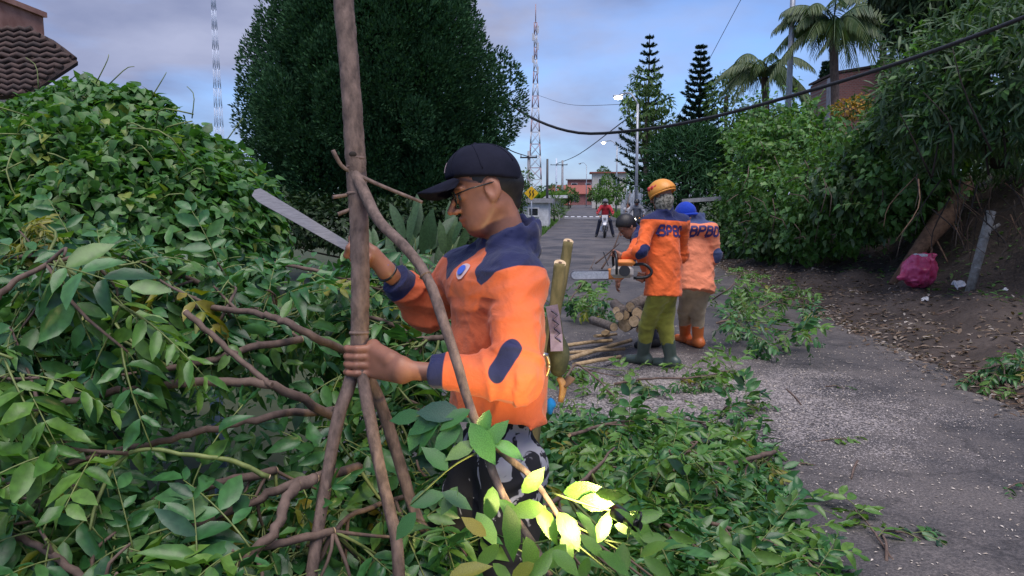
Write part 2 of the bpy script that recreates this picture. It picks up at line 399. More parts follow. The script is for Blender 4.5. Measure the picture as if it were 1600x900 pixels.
def body_sdf(J, hands=(), fingers=(), detail=True, o=-.015):
    up, f = frame_t(J); c, hf, hr, hu = headframe(J); fl = (f, 1.4); fs = []
    fs += [cone(J['pel'], J['che'], .108+o, .122+o, fl), cone(A_(J['shL'])*.7+A_(J['shR'])*.3-up*.02, A_(J['shR'])*.7+A_(J['shL'])*.3-up*.02, .07+o, .07+o), cone(J['hipL'], J['hipR'], .082+o, .082+o)]
    fs += [cone(A_(J['neck'])-up*.03, c-hf*.018-hu*.05, .064, .054), cone(A_(J['neck'])-up*.02, J['shL'], .046, .036), cone(A_(J['neck'])-up*.02, J['shR'], .046, .036)]
    for s in 'LR':
        fs += [cone(J['sh'+s], J['el'+s], .052+o, .042+o), cone(J['el'+s], A_(J['el'+s])*.62+A_(J['wr'+s])*.38, .041+o, .043+o), cone(A_(J['el'+s])*.62+A_(J['wr'+s])*.38, J['wr'+s], .038+o, .025)]
        fs += [cone(J['hip'+s], J['knee'+s], .078+o, .056+o), cone(J['knee'+s], J['ank'+s], .055+o, .038+o), cone(J['ank'+s], J['toe'+s], .035, .028)]
    m = U(fs, .05); hd = head_sdf(J, detail)
    base = U([lambda p: smin(m(p), hd(p), .016)] + list(hands), .016)
    return U([base]+list(fingers), .005) if fingers else base
def shirt_sdf(J, o=.014, hem=None, cuff=(.93,.93), loose=.0, wr=.006, collar=True):
    up, f = frame_t(J); fl = (f, 1.27); pel = A_(J['pel']); che = A_(J['che']); hemc = A_(J['pel'] if hem is None else hem)
    tor = U([cone(hemc-up*.1, che, .138+o+loose, .138+o, fl), cone(A_(J['shL'])*.78+A_(J['shR'])*.22-up*.015, A_(J['shR'])*.78+A_(J['shL'])*.22-up*.015, .09+o, .09+o, (up, 1.5)),
             cone(A_(J['neck'])-up*.012, J['shL'], .046+o*.4, .052+o), cone(A_(J['neck'])-up*.012, J['shR'], .046+o*.4, .052+o)], .05)
    tor = cut(tor, plane(hemc, -up)); arms = []
    for k, s in enumerate('LR'):
        el, w = A_(J['el'+s]), A_(J['wr'+s]); cu = el+(w-el)*cuff[k]; d = nrm(w-el)
        a = U([cone(J['sh'+s], el, .055+o, .046+o), cone(el, cu+d*.02, .047+o, .034+o*.6)], .03); arms.append(cut(a, plane(cu, d)) if True else a)
    # keep each sleeve's cut from slicing the torso: cut only the sleeve, then blend
    fs = [tor]+arms
    if collar:
        n0 = A_(J['neck'])+up*.012; hu = headframe(J)[3]; r_ = np.cross(f, up); pts = [n0+(f*math.cos(a)*.072+r_*math.sin(a)*.07)+up*(.022-.02*math.cos(a)) for a in np.linspace(0.25, 2*math.pi-.25, 11)]
        fs.append(U([cone(pts[i], pts[i+1], .0095, .0095, (up, .36)) for i in range(10)], .01))
    base = U(fs, .035)
    if wr <= 0: return base
    def g(p):
        d = base(p); m = np.abs(d) < .05
        if m.any():
            q = p[m]; w = np.stack([q[:,0]+.25*vnoise(q, 5.), q[:,1], q[:,2]*1.6+.3*vnoise(q+3., 4.)], 1)
            d[m] += wr*(2.2*np.abs(vnoise(w, 9.)-.5)-.4) + wr*.6*(2*np.abs(vnoise(w+5., 23.)-.5)-.3)
            n5 = vnoise(q, 6.); n6 = vnoise(q+11., 5.); ar = np.full(len(q), 9., np.float32); ph = np.zeros(len(q), np.float32); ma = np.zeros(len(q), np.float32)
            for s in 'LR':
                S_, E_, W_ = A_(J['sh'+s]), A_(J['el'+s]), A_(J['wr'+s])
                for a, b in ((S_,E_),(E_,W_)):
                    ba = b-a; L2 = float(ba@ba); t = np.clip(((q-a)@ba)/L2, 0, 1); ds = np.linalg.norm(q-a-t[:,None]*ba, axis=1); k = ds < ar; ar = np.where(k, ds, ar); al = t*math.sqrt(L2); ph = np.where(k, al*2*math.pi/.10+5.5*n5+9*n6, ph); ma = np.where(k, np.clip(1.15-np.linalg.norm(q-E_, axis=1)/.17, .22, 1), ma)
            fd = nrm(up*.75+np.cross(f, up)*.5+f*.35); tor_ph = (q@fd)*2*math.pi/.17+10*vnoise(q+2., 3.5); isarm = np.clip((.105-ar)/.03, 0, 1); fold = lambda x: (1-np.abs(np.sin(x*.5)))**2.2
            d[m] -= wr*1.7*(isarm*fold(ph)*ma+(1-isarm)*fold(tor_ph)*np.clip(n6*1.9-.45, 0, 1)*.75)
        return d
    return g
def trouser_sdf(J, o=.02, end=(.97,.97), wr=.006, knee=.078, hipr=.076):
    up, f = frame_t(J); fs = [cone(A_(J['hipL']), A_(J['hipR']), hipr+o*.5, hipr+o*.5), cone(A_(J['pel']), A_(J['pel'])+up*.12, .104, .106, (f, 1.3))]; legs = []
    for k, s in enumerate('LR'):
        kn, an = A_(J['knee'+s]), A_(J['ank'+s]); c = kn+(an-kn)*end[k]
        legs.append(cut(U([cone(J['hip'+s], kn, .094, knee), cone(kn, c, knee, knee-.008)], .03), plane(c, an-kn)))
    base = U(fs+legs, .035)
    def g(p):
        d = base(p); m = np.abs(d) < .05
        if m.any():
            q = p[m]; w = np.stack([q[:,0], q[:,1], q[:,2]*1.8+.3*vnoise(q+9., 5.)], 1); d[m] += wr*(3.2*np.abs(vnoise(w, 12.)-.5)-.6)
        return d
    return g
def boot_sdf(J, s, start=.45, r0=.07):
    kn, an, to = A_(J['knee'+s]), A_(J['ank'+s]), A_(J['toe'+s]); c = kn+(an-kn)*start; d = nrm(an-kn); td = nrm(to-an); an2 = an-np.array([0,0,.03],np.float32)
    sh = U([cone(c-d*.05, an, r0, .055), cone(an2-td*.05, to, .05, .043), cone(an2-td*.055, an, .045, .05)], .03)
    return cut(sh, plane(c, -d), plane((0,0,min(an[2],to[2])-.055), (0,0,-1)))
def bounds(J, keys, pad):
    a = np.array([A_(J[k]) for k in keys]); return a.min(0)-pad, a.max(0)+pad
ALLK = ('pel','che','neck','head','shL','shR','elL','elR','wrL','wrR','hipL','hipR','kneeL','kneeR','ankL','ankR','toeL','toeR')
SHK = ('pel','che','neck','shL','shR','elL','elR','wrL','wrR'); TRK = ('pel','hipL','hipR','kneeL','kneeR','ankL','ankR')
def navy_attr(J, yoke_z, patches=True, cuffs=('L','R'), cuffat=(.93,.93), dip=.06, sleeve=.085, patch_r=.05, curve=None, extra=()):
    up, f = frame_t(J); ne = A_(J['neck']); r_ = np.cross(f, up)
    def fn(p):
        q = p-ne; h = q@up; x = q@r_; y = h + yoke_z + dip*np.clip(1-np.abs(x)/.13, 0, 1)
        if curve:
            fw = q@f; hb = np.interp(np.abs(x), curve[0], curve[1]); k = np.clip((-fw)/.12, 0, 1); y = h - (hb*(1-k)+curve[2]*k)
        for s in 'LR':
            if sleeve and not curve: y = np.minimum(y, cone(A_(J['sh'+s])-up*.03, J['el'+s], sleeve, sleeve)(p))
        for k, s in enumerate('LR'):
            el, w = A_(J['el'+s]), A_(J['wr'+s]); d = nrm(w-el); cu = el+(w-el)*cuffat[k]
            if s in cuffs: y = np.maximum(y, np.minimum((p-cu)@d+.035, .09-np.linalg.norm(p-cu, axis=1)))
            if patches:
                sh = A_(J['sh'+s]); back = nrm(el*2-sh-w + 1e-4) ; pc = el+back*.055
                ax = nrm(el-sh); y = np.maximum(y, cone(pc-ax*.04, pc+d*.02, patch_r, patch_r*.9)(p)*-1)
        for a, b, r0 in extra: y = np.maximum(y, -cone(a, b, r0, r0)(p))
        return y
    return fn
def cloth(name, c, c2=None, c3=None, attr='navy', rough=.8, weave=260, dirt=.12):
    """cloth: base colour, second colour where the attribute is positive"""
    m, n, l, b = shader(name); b.inputs['Roughness'].default_value = rough; b.inputs['Specular IOR Level'].default_value = .25
    t = n.new('ShaderNodeTexCoord'); nz = n.new('ShaderNodeTexNoise'); nz.inputs['Scale'].default_value = 7; nz.inputs['Detail'].default_value = 6; l.new(t.outputs['Object'], nz.inputs['Vector'])
    r = ramp(n, [(.3, tuple(x*(1-dirt*1.6) for x in c)), (.65, tuple(min(1,x*(1+dirt)) for x in c))]); l.new(nz.outputs['Fac'], r.inputs[0]); col = r.outputs[0]
    if c2 is not None:
        at = n.new('ShaderNodeAttribute'); at.attribute_name = attr; mr = n.new('ShaderNodeMapRange'); mr.inputs[1].default_value = -.0015; mr.inputs[2].default_value = .0015; l.new(at.outputs['Fac'], mr.inputs[0])
        r2 = ramp(n, [(.3, tuple(x*.75 for x in c2)), (.7, tuple(x*1.25 for x in c2))]); l.new(nz.outputs['Fac'], r2.inputs[0])
        mx = n.new('ShaderNodeMix'); mx.data_type = 'RGBA'; l.new(mr.outputs[0], mx.inputs[0]); l.new(col, mx.inputs[6]); l.new(r2.outputs[0], mx.inputs[7]); col = mx.outputs[2]
    l.new(col, b.inputs['Base Color'])
    n2 = n.new('ShaderNodeTexNoise'); n2.inputs['Scale'].default_value = 22; n2.inputs['Detail'].default_value = 6; n2.inputs['Distortion'].default_value = .8; l.new(t.outputs['Object'], n2.inputs['Vector'])
    n3 = n.new('ShaderNodeTexNoise'); n3.inputs['Scale'].default_value = 420; n3.inputs['Detail'].default_value = 2; l.new(t.outputs['Object'], n3.inputs['Vector']); sm = n.new('ShaderNodeMath'); sm.operation = 'MULTIPLY_ADD'; l.new(n3.outputs['Fac'], sm.inputs[0]); sm.inputs[1].default_value = .12; l.new(n2.outputs['Fac'], sm.inputs[2])
    bumpnode(n, l, b, sm.outputs[0], .5, .012)
    try: b.inputs['Sheen Weight'].default_value = .15
    except Exception: pass
    return m
def skinmat(name, c):
    m, n, l, b = shader(name); b.inputs['Roughness'].default_value = .5; b.inputs['Subsurface Weight'].default_value = .08; b.inputs['Subsurface Radius'].default_value = (.01,.004,.002)
    t = n.new('ShaderNodeTexCoord'); nz = n.new('ShaderNodeTexNoise'); nz.inputs['Scale'].default_value = 22; nz.inputs['Detail'].default_value = 7; l.new(t.outputs['Object'], nz.inputs['Vector'])
    r = ramp(n, [(.3, tuple(x*.75 for x in c)), (.7, tuple(x*1.15 for x in c))]); l.new(nz.outputs['Fac'], r.inputs[0])
    at = n.new('ShaderNodeAttribute'); at.attribute_name = 'lips'; mx = n.new('ShaderNodeMix'); mx.data_type = 'RGBA'; l.new(at.outputs['Fac'], mx.inputs[0]); l.new(r.outputs[0], mx.inputs[6]); mx.inputs[7].default_value = (c[0]*.75, c[1]*.5, c[2]*.5, 1)
    l.new(mx.outputs[2], b.inputs['Base Color']); bumpnode(n, l, b, nz.outputs['Fac'], .12, .004); return m
LET = {'B': [[(0,0),(0,1),(.45,1),(.6,.88),(.6,.65),(.45,.53),(0,.53)],[(.45,.53),(.65,.4),(.65,.13),(.48,0),(0,0)]], 'P': [[(0,0),(0,1),(.45,1),(.62,.86),(.62,.6),(.45,.46),(0,.46)]], 'D': [[(0,0),(0,1),(.4,1),(.64,.75),(.64,.25),(.4,0),(0,0)]]}
def strokes(word, gap=.95):
    o = []
    for i, ch in enumerate(word):
        for s in LET[ch]: o.append([(x+i*gap, y) for x, y in s])
    return o, (len(word)-1)*gap+.65
def project_strokes(name, word, V, Q, c, right, up, toward, height, width, matname, parent, off=.004):
    """lettering laid onto a surface: strokes in the plane (right, up) around c, cast along -toward"""
    bvh = BVHTree.FromPolygons([tuple(v) for v in V], [tuple(int(i) for i in q) for q in Q]); ss, tw = strokes(word); mb = MB(); right, up, toward = Vector(right).normalized(), Vector(up).normalized(), Vector(toward).normalized(); c = Vector(c)
    def hit(x, y):
        o = c + right*((x-tw/2)*height*.9) + up*((y-.5)*height); h = bvh.ray_cast(o+toward*.4, -toward)
        return (h[0] if h[0] is not None else o) + toward*off
    for s in ss:
        pts = []
        for (x0,y0),(x1,y1) in zip(s, s[1:]):
            k = max(2, int(math.hypot(x1-x0, y1-y0)/.1)); pts += [(x0+(x1-x0)*i/k, y0+(y1-y0)*i/k) for i in range(k)]
        pts.append(s[-1]); w = width/height/2; vs = []; fs = []
        for i, (x,y) in enumerate(pts):
            a = pts[max(i-1,0)]; b = pts[min(i+1,len(pts)-1)]; dx, dy = b[0]-a[0], b[1]-a[1]; l_ = math.hypot(dx,dy) or 1; nx, ny = -dy/l_*w, dx/l_*w
            vs += [hit(x+nx,y+ny), hit(x-nx,y-ny)]
        for i in range(len(pts)-1): fs.append((2*i,2*i+1,2*i+3,2*i+2))
        mb.add(vs, fs, True)
    return mb.build(name, matname, parent)
# ------------------------------------------------------------------ materials of the place
leafmat('mahogany_leaf', [(0,(.009,.036,.014)),(.3,(.02,.078,.024)),(.6,(.036,.13,.034)),(.82,(.062,.18,.05)),(.94,(.1,.2,.04)),(1,(.03,.085,.055))], rough=.36, trans=.2)
leafmat('fresh_leaf', [(0,(.042,.13,.022)),(.5,(.075,.19,.032)),(1,(.13,.25,.042))], rough=.36, trans=.3)
leafmat('yellow_leaf', [(0,(.14,.17,.012)),(.6,(.2,.22,.02)),(1,(.24,.2,.03))], rough=.45, trans=.3)
leafmat('vine_leaf', [(0,(.025,.085,.018)),(.5,(.052,.155,.03)),(.88,(.085,.21,.045)),(.97,(.11,.22,.05)),(1,(.22,.25,.03))], rough=.45, trans=.3)
leafmat('bank_leaf', [(0,(.035,.11,.022)),(.5,(.075,.2,.04)),(.9,(.115,.26,.06)),(1,(.16,.25,.08))], rough=.5, trans=.28)
leafmat('bamboo_leaf', [(0,(.02,.05,.02)),(.6,(.045,.1,.04)),(1,(.1,.17,.07))], rough=.5, trans=.25)
leafmat('cypress_leaf', [(0,(.010,.034,.017)),(.6,(.024,.075,.032)),(1,(.045,.115,.045))], rough=.7, trans=.1, spec=.2)
leafmat('casuarina_leaf', [(0,(.012,.045,.02)),(.6,(.02,.07,.03)),(1,(.035,.1,.035))], rough=.7, trans=.15, spec=.2)
leafmat('far_leaf', [(0,(.03,.075,.02)),(.6,(.05,.11,.03)),(1,(.09,.15,.04))], rough=.6, trans=.25, spec=.3)
leafmat('dark_leaf', [(0,(.008,.022,.008)),(.6,(.015,.04,.012)),(1,(.03,.06,.015))], rough=.6, trans=.12, spec=.3)  # very dark green leaves of the hedge and the corner tree
leafmat('palm_leaf', [(0,(.02,.055,.018)),(.6,(.04,.085,.025)),(1,(.09,.13,.035))], rough=.5, trans=.2)
leafmat('pine_leaf', [(0,(.01,.03,.018)),(1,(.022,.055,.028))], rough=.7, trans=.1, spec=.2)
leafmat('flower_yellow', [(0,(.2,.11,.012)),(.6,(.42,.22,.015)),(1,(.5,.3,.03))], rough=.6, trans=.2)
leafmat('dry_leaf', [(0,(.05,.03,.018)),(.5,(.11,.07,.045)),(.85,(.2,.15,.11)),(1,(.4,.36,.32))], rough=.8, trans=.1, spec=.2)
leafmat('grass_blade', [(0,(.05,.12,.02)),(1,(.1,.2,.04))], rough=.6, trans=.25, spec=.3)
leafmat('wood_chip', [(0,(.3,.24,.18)),(1,(.62,.55,.47))], rough=.8, trans=0, spec=.2, vein=False)
mat('bark', (.085,.055,.042), (.17,.115,.09), rough=.85, scale=26, bump=.5, bdist=.006, stretch=(1,1,.35))
mat('pole_bark', (.085,.058,.048), (.23,.158,.128), rough=.85, scale=42, detail=10, bump=.9, bdist=.006, stretch=(1,1,.5))
mat('dark_bark', (.02,.015,.012), (.05,.038,.03), rough=.9, scale=12, bump=.5)
mat('green_stem', (.1,.14,.035), (.2,.24,.07), rough=.6, scale=30)
mat('log_bark', (.075,.06,.05), (.17,.14,.12), rough=.9, scale=30, bump=.6, bdist=.008)
mat('cut_wood', (.45,.3,.16), (.68,.5,.3), rough=.7, scale=40)
mat('mossy_bark', (.12,.1,.035), (.26,.2,.08), rough=.85, scale=26, bump=.4, stretch=(1,1,.4))
mat('split_wood', (.3,.2,.1), (.5,.36,.2), rough=.75, scale=24, stretch=(1,1,.3))
mat('root_wood', (.09,.05,.03), (.19,.11,.065), rough=.85, scale=14, bump=.5)
mat('bamboo_old', (.22,.2,.17), (.42,.4,.36), rough=.7, scale=18)
mat('litter_soil', (.028,.02,.016), (.075,.052,.042), rough=.95, scale=9, detail=9, bump=.7, bdist=.03)
mat('ground_mix', (.03,.045,.018), (.06,.07,.03), rough=.95, scale=3, detail=8)
mat('concrete', (.24,.24,.25), (.36,.36,.38), rough=.85, scale=5, detail=8)
mat('white_paint', (.55,.55,.56), (.78,.78,.8), rough=.6, scale=5)
mat('grey_metal', (.26,.28,.32), (.36,.38,.42), rough=.45, scale=6, metal=.4)
mat('dark_metal', (.03,.03,.035), (.06,.06,.065), rough=.5, scale=20, metal=.3)
mat('steel', (.42,.42,.45), (.6,.6,.63), rough=.32, scale=60, metal=.9)
mat('dull_steel', (.10,.10,.125), (.17,.17,.2), rough=.5, scale=40, metal=0, stretch=(1,1,6))
mat('black_rubber', (.01,.01,.011), (.022,.022,.024), rough=.6, scale=30)
mat('cable_black', (.012,.012,.014), (.03,.03,.033), rough=.6, scale=40)
mat('roof_brown', (.03,.02,.018), (.085,.05,.04), rough=.85, scale=8, detail=7, bump=.3)
mat('terracotta', (.3,.14,.1), (.48,.26,.2), rough=.8, scale=4, detail=7)
mat('roof_red', (.22,.06,.045), (.34,.11,.08), rough=.8, scale=6)
mat('wall_cream', (.5,.46,.4), (.62,.58,.52), rough=.8, scale=3)
mat('wall_brickred', (.24,.09,.08), (.36,.15,.13), rough=.8, scale=3)
mat('window_dark', (.02,.025,.03), (.04,.045,.055), rough=.2, scale=3)
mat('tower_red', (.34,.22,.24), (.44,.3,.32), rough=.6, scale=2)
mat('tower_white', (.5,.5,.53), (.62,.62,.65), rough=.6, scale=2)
mat('haze_grey', (.52,.58,.7), (.6,.66,.78), rough=.6, scale=2)  # pale blue-grey with the distance haze put into the paint
mat('sign_yellow', (.75,.42,.01), (.85,.52,.02), rough=.5, scale=8)
mat('sign_black', (.012,.012,.012), rough=.5)
mat('blue_paint', (.28,.38,.62), (.42,.52,.76), rough=.5, scale=9)
def brick_mat(name):
    m, n, l, b = shader(name); t = n.new('ShaderNodeTexCoord'); mp = n.new('ShaderNodeMapping'); mp.inputs['Rotation'].default_value = (rad(90),0,0); l.new(t.outputs['Object'], mp.inputs[0])
    br = n.new('ShaderNodeTexBrick'); br.inputs['Scale'].default_value = 4.2; br.inputs['Color1'].default_value = (.28,.1,.075,1); br.inputs['Color2'].default_value = (.2,.075,.06,1); br.inputs['Mortar'].default_value = (.22,.17,.15,1); br.inputs['Mortar Size'].default_value = .03
    l.new(mp.outputs[0], br.inputs['Vector']); l.new(br.outputs['Color'], b.inputs['Base Color']); b.inputs['Roughness'].default_value = .9; bumpnode(n, l, b, br.outputs['Fac'], -.5, .02)
brick_mat('brick')
def road_mat():
    m, n, l, b = shader('asphalt'); t = n.new('ShaderNodeTexCoord'); C = t.outputs['Object']
    def noise(s, d=6, ro=.6, vec=C):
        x = n.new('ShaderNodeTexNoise'); x.inputs['Scale'].default_value = s; x.inputs['Detail'].default_value = d; x.inputs['Roughness'].default_value = ro; l.new(vec, x.inputs['Vector']); return x.outputs['Fac']
    base = ramp(n, [(.36,(.038,.035,.038)),(.47,(.078,.07,.069)),(.6,(.135,.117,.108))]); l.new(noise(.75, 10, .68), base.inputs[0])
    fine = noise(70, 3, .7); fr = ramp(n, [(.36,(.55,.55,.56)),(.55,(1,1,1)),(.72,(1.7,1.66,1.66))]); l.new(fine, fr.inputs[0])
    mu = n.new('ShaderNodeMix'); mu.data_type = 'RGBA'; mu.blend_type = 'MULTIPLY'; mu.inputs[0].default_value = 1; l.new(base.outputs[0], mu.inputs[6]); l.new(fr.outputs[0], mu.inputs[7])
    # sawdust strewn round the cutting place: pale specks, thick near it, thinning away
    dist = n.new('ShaderNodeVectorMath'); dist.operation = 'DISTANCE'; mp = n.new('ShaderNodeMapping'); mp.inputs['Scale'].default_value = (.85,.8,1); l.new(C, mp.inputs[0]); l.new(mp.outputs[0], dist.inputs[0]); dist.inputs[1].default_value = (.85, 5.0, 0)
    dens = n.new('ShaderNodeMapRange'); dens.inputs[1].default_value = .2; dens.inputs[2].default_value = 2.3; dens.inputs[3].default_value = .30; dens.inputs[4].default_value = -.04; l.new(dist.outputs['Value'], dens.inputs[0])
    patch = n.new('ShaderNodeMath'); patch.operation = 'MULTIPLY_ADD'; l.new(noise(1.3, 7), patch.inputs[0]); patch.inputs[1].default_value = .5; patch.inputs[2].default_value = -.245
    s1 = n.new('ShaderNodeMath'); s1.operation = 'ADD'; l.new(dens.outputs[0], s1.inputs[0]); l.new(patch.outputs[0], s1.inputs[1])
    vo = n.new('ShaderNodeTexVoronoi'); vo.inputs['Scale'].default_value = 85; vo.inputs['Randomness'].default_value = 1; mp2 = n.new('ShaderNodeMapping'); mp2.inputs['Scale'].default_value = (1,.8,1); l.new(C, mp2.inputs[0]); l.new(mp2.outputs[0], vo.inputs['Vector'])
    sp = n.new('ShaderNodeSeparateColor'); l.new(vo.outputs['Color'], sp.inputs[0])
    th = n.new('ShaderNodeMath'); th.operation = 'MULTIPLY'; l.new(sp.outputs[0], th.inputs[0]); th.inputs[1].default_value = 1.0
    # speck where cell radius is under (density * random)
    s2 = n.new('ShaderNodeMath'); s2.operation = 'MULTIPLY'; l.new(s1.outputs[0], s2.inputs[0]); s2.inputs[1].default_value = 4.2
    s3 = n.new('ShaderNodeMath'); s3.operation = 'MULTIPLY'; l.new(s2.outputs[0], s3.inputs[0]); l.new(th.outputs[0], s3.inputs[1])
    s4 = n.new('ShaderNodeMath'); s4.operation = 'SUBTRACT'; l.new(s3.outputs[0], s4.inputs[0]); l.new(vo.outputs['Distance'], s4.inputs[1])
    mk = n.new('ShaderNodeMapRange'); mk.inputs[1].default_value = -.04; mk.inputs[2].default_value = .12; mk.inputs[4].default_value = .7; l.new(s4.outputs[0], mk.inputs[0])
    mx = n.new('ShaderNodeMix'); mx.data_type = 'RGBA'; l.new(mk.outputs[0], mx.inputs[0]); l.new(mu.outputs[2], mx.inputs[6]); mx.inputs[7].default_value = (.44,.39,.37,1)
    vc = n.new('ShaderNodeTexVoronoi'); vc.feature = 'DISTANCE_TO_EDGE'; vc.inputs['Scale'].default_value = .8; dn = n.new('ShaderNodeMix'); dn.data_type = 'RGBA'; dn.blend_type = 'LINEAR_LIGHT'; dn.inputs[0].default_value = .25; nn = n.new('ShaderNodeTexNoise'); nn.inputs['Scale'].default_value = 3.5; nn.inputs['Detail'].default_value = 6; l.new(C, nn.inputs['Vector']); l.new(C, dn.inputs[6]); l.new(nn.outputs['Color'], dn.inputs[7]); l.new(dn.outputs[2], vc.inputs['Vector'])
    ck = n.new('ShaderNodeMapRange'); ck.inputs[1].default_value = .004; ck.inputs[2].default_value = .02; ck.inputs[3].default_value = .7; ck.inputs[4].default_value = 1; l.new(vc.outputs['Distance'], ck.inputs[0])
    cm = n.new('ShaderNodeVectorMath'); cm.operation = 'SCALE'; l.new(mx.outputs[2], cm.inputs[0]); l.new(ck.outputs[0], cm.inputs['Scale'])
    l.new(cm.outputs[0], b.inputs['Base Color']); rr = n.new('ShaderNodeMapRange'); rr.inputs[3].default_value = .5; rr.inputs[4].default_value = .85; l.new(fine, rr.inputs[0]); l.new(rr.outputs[0], b.inputs['Roughness'])
    bumpnode(n, l, b, fine, .7, .012)
road_mat()
def shoulder_mat():
    m, n, l, b = shader('shoulder'); t = n.new('ShaderNodeTexCoord')
    nz = n.new('ShaderNodeTexNoise'); nz.inputs['Scale'].default_value = 1.3; nz.inputs['Detail'].default_value = 10; nz.inputs['Roughness'].default_value = .66; l.new(t.outputs['Object'], nz.inputs['Vector'])
    r = ramp(n, [(.3,(.022,.016,.013)),(.52,(.056,.041,.033)),(.7,(.1,.078,.066))]); l.new(nz.outputs['Fac'], r.inputs[0]); l.new(r.outputs[0], b.inputs['Base Color']); b.inputs['Roughness'].default_value = .95
    n2 = n.new('ShaderNodeTexNoise'); n2.inputs['Scale'].default_value = 16; n2.inputs['Detail'].default_value = 8; l.new(t.outputs['Object'], n2.inputs['Vector']); bumpnode(n, l, b, n2.outputs['Fac'], .9, .04)
shoulder_mat()
# ------------------------------------------------------------------ ground, road, bank
RXL, RXR = -1.72, 3.42
def grid(name, xs, ys, zf, matname, label=None, parent=None):
    X, Y = np.meshgrid(xs, ys, indexing='ij'); Z = np.vectorize(zf)(X, Y); V = np.stack([X,Y,Z], -1).reshape(-1,3); ny = len(ys); i = np.arange(len(xs)-1)[:,None]*ny+np.arange(ny-1)[None]
    Q = np.stack([i, i+ny, i+ny+1, i+1], -1).reshape(-1,4); return link(name, npmesh(name, V, [Q], matname), parent)
tag(grid('ground', np.array([-2500,-400,-60,-20,-6,-1.6,3.2,8,20,60,400,2500.]), np.array([-60,-10,0,10,25,50,75,100,150,240,600,3000.]), lambda x,y: gz(y)-.06, 'ground_mix'), kind='structure')
ys = np.concatenate([np.arange(-3,14,.25), np.arange(14,100,2.), np.arange(100,262,12.)])
def road_strip():
    V = []; Q = []; n = 9
    for i, y in enumerate(ys):
        jr = .09*math.sin(y*1.7)+.07*math.sin(y*4.3+1)+.05*math.sin(y*9.1+.4)+.04*math.sin(y*17.7); 
        for k in range(n):
            t = k/(n-1); x = RXL+(RXR-RXL)*t + (jr if k == n-1 else 0); V.append((x, y, gz(y) + .03*(1-(2*t-1)**2)-.012))
    for i in range(len(ys)-1):
        for k in range(n-1): Q.append((i*n+k, i*n+k+1, (i+1)*n+k+1, (i+1)*n+k))
    return npmesh('road', V, [np.array(Q)], 'asphalt')
tag(link('road', road_strip()), kind='structure')
def bank_z(x, y):
    s = x-3.3; a = .19*max(s-.1, 0) if x < 5.7 else .19*2.3
    t = min(max((x-5.6)/2.3, 0), 1); t = t*t*(3-2*t); a += t*1.75 + max(x-7.9,0)*.08
    fade = 1-min(max((y-27)/8, 0), 1); a *= fade
    nb = .05*math.sin(x*3.1+y*1.7)+.04*math.sin(x*7.3-y*2.9)+.025*math.sin(x*15+y*11)
    return gz(y) -.035 + a + nb*min(max(s/1.2,0),1)
bx_ = np.concatenate([np.arange(3.15,9,.14), np.arange(9,24,1.)]); by_ = np.concatenate([np.arange(-3,20,.2), np.arange(20,36,1.)])
tag(grid('dirt_bank', bx_, by_, bank_z, 'shoulder'), kind='structure')
# painted crossing far along the road
def crossing():
    mb = MB()
    for i in range(7):
        x = -1.3+i*.62; mb.box((x, 78, gz(78)+.024), (.36, 2.0, .004))
    mb.box((.9, 72.5, gz(72.5)+.026), (4.2, .45, .004)); return mb
root = tag(link('crossing_markings', None), kind='structure'); root.location = (0,78,gz(78))
for i in range(7): MB().box((-1.3+i*.62, 78, gz(78)+.026), (.36, 2.4, .006)).build('stripe', 'white_paint', root)
MB().box((.7, 71.5, gz(71.5)+.026), (4.2, .5, .006)).build('stop_line', 'white_paint', root)
# grass verges along the far road
def verge(name, x0, x1, y0, y1, n, label, h=.16):
    x = RNG.uniform(x0,x1,n); y = y0+(y1-y0)*RNG.random(n)**1.5; pos = np.stack([x, y, np.array([gz(v) for v in y])-.05], 1)
    ax = unit(rdir(n)*.55+np.array([0,0,1.])); V, F = leaf_cloud('lance', pos, ax, rdir(n), RNG.uniform(h*.6,h*1.8,n), 1.6)
    return tag(link(name, npmesh(name, V, F, 'grass_blade')), label, 'grass', kind='stuff')
verge('grass', -3.4, -1.7, 26, 80, 5200, 'green grass verge along the left edge of the far road')
verge('grass', 3.4, 5.4, 40, 150, 5000, 'green grass verge at the foot of the white fence', .3)
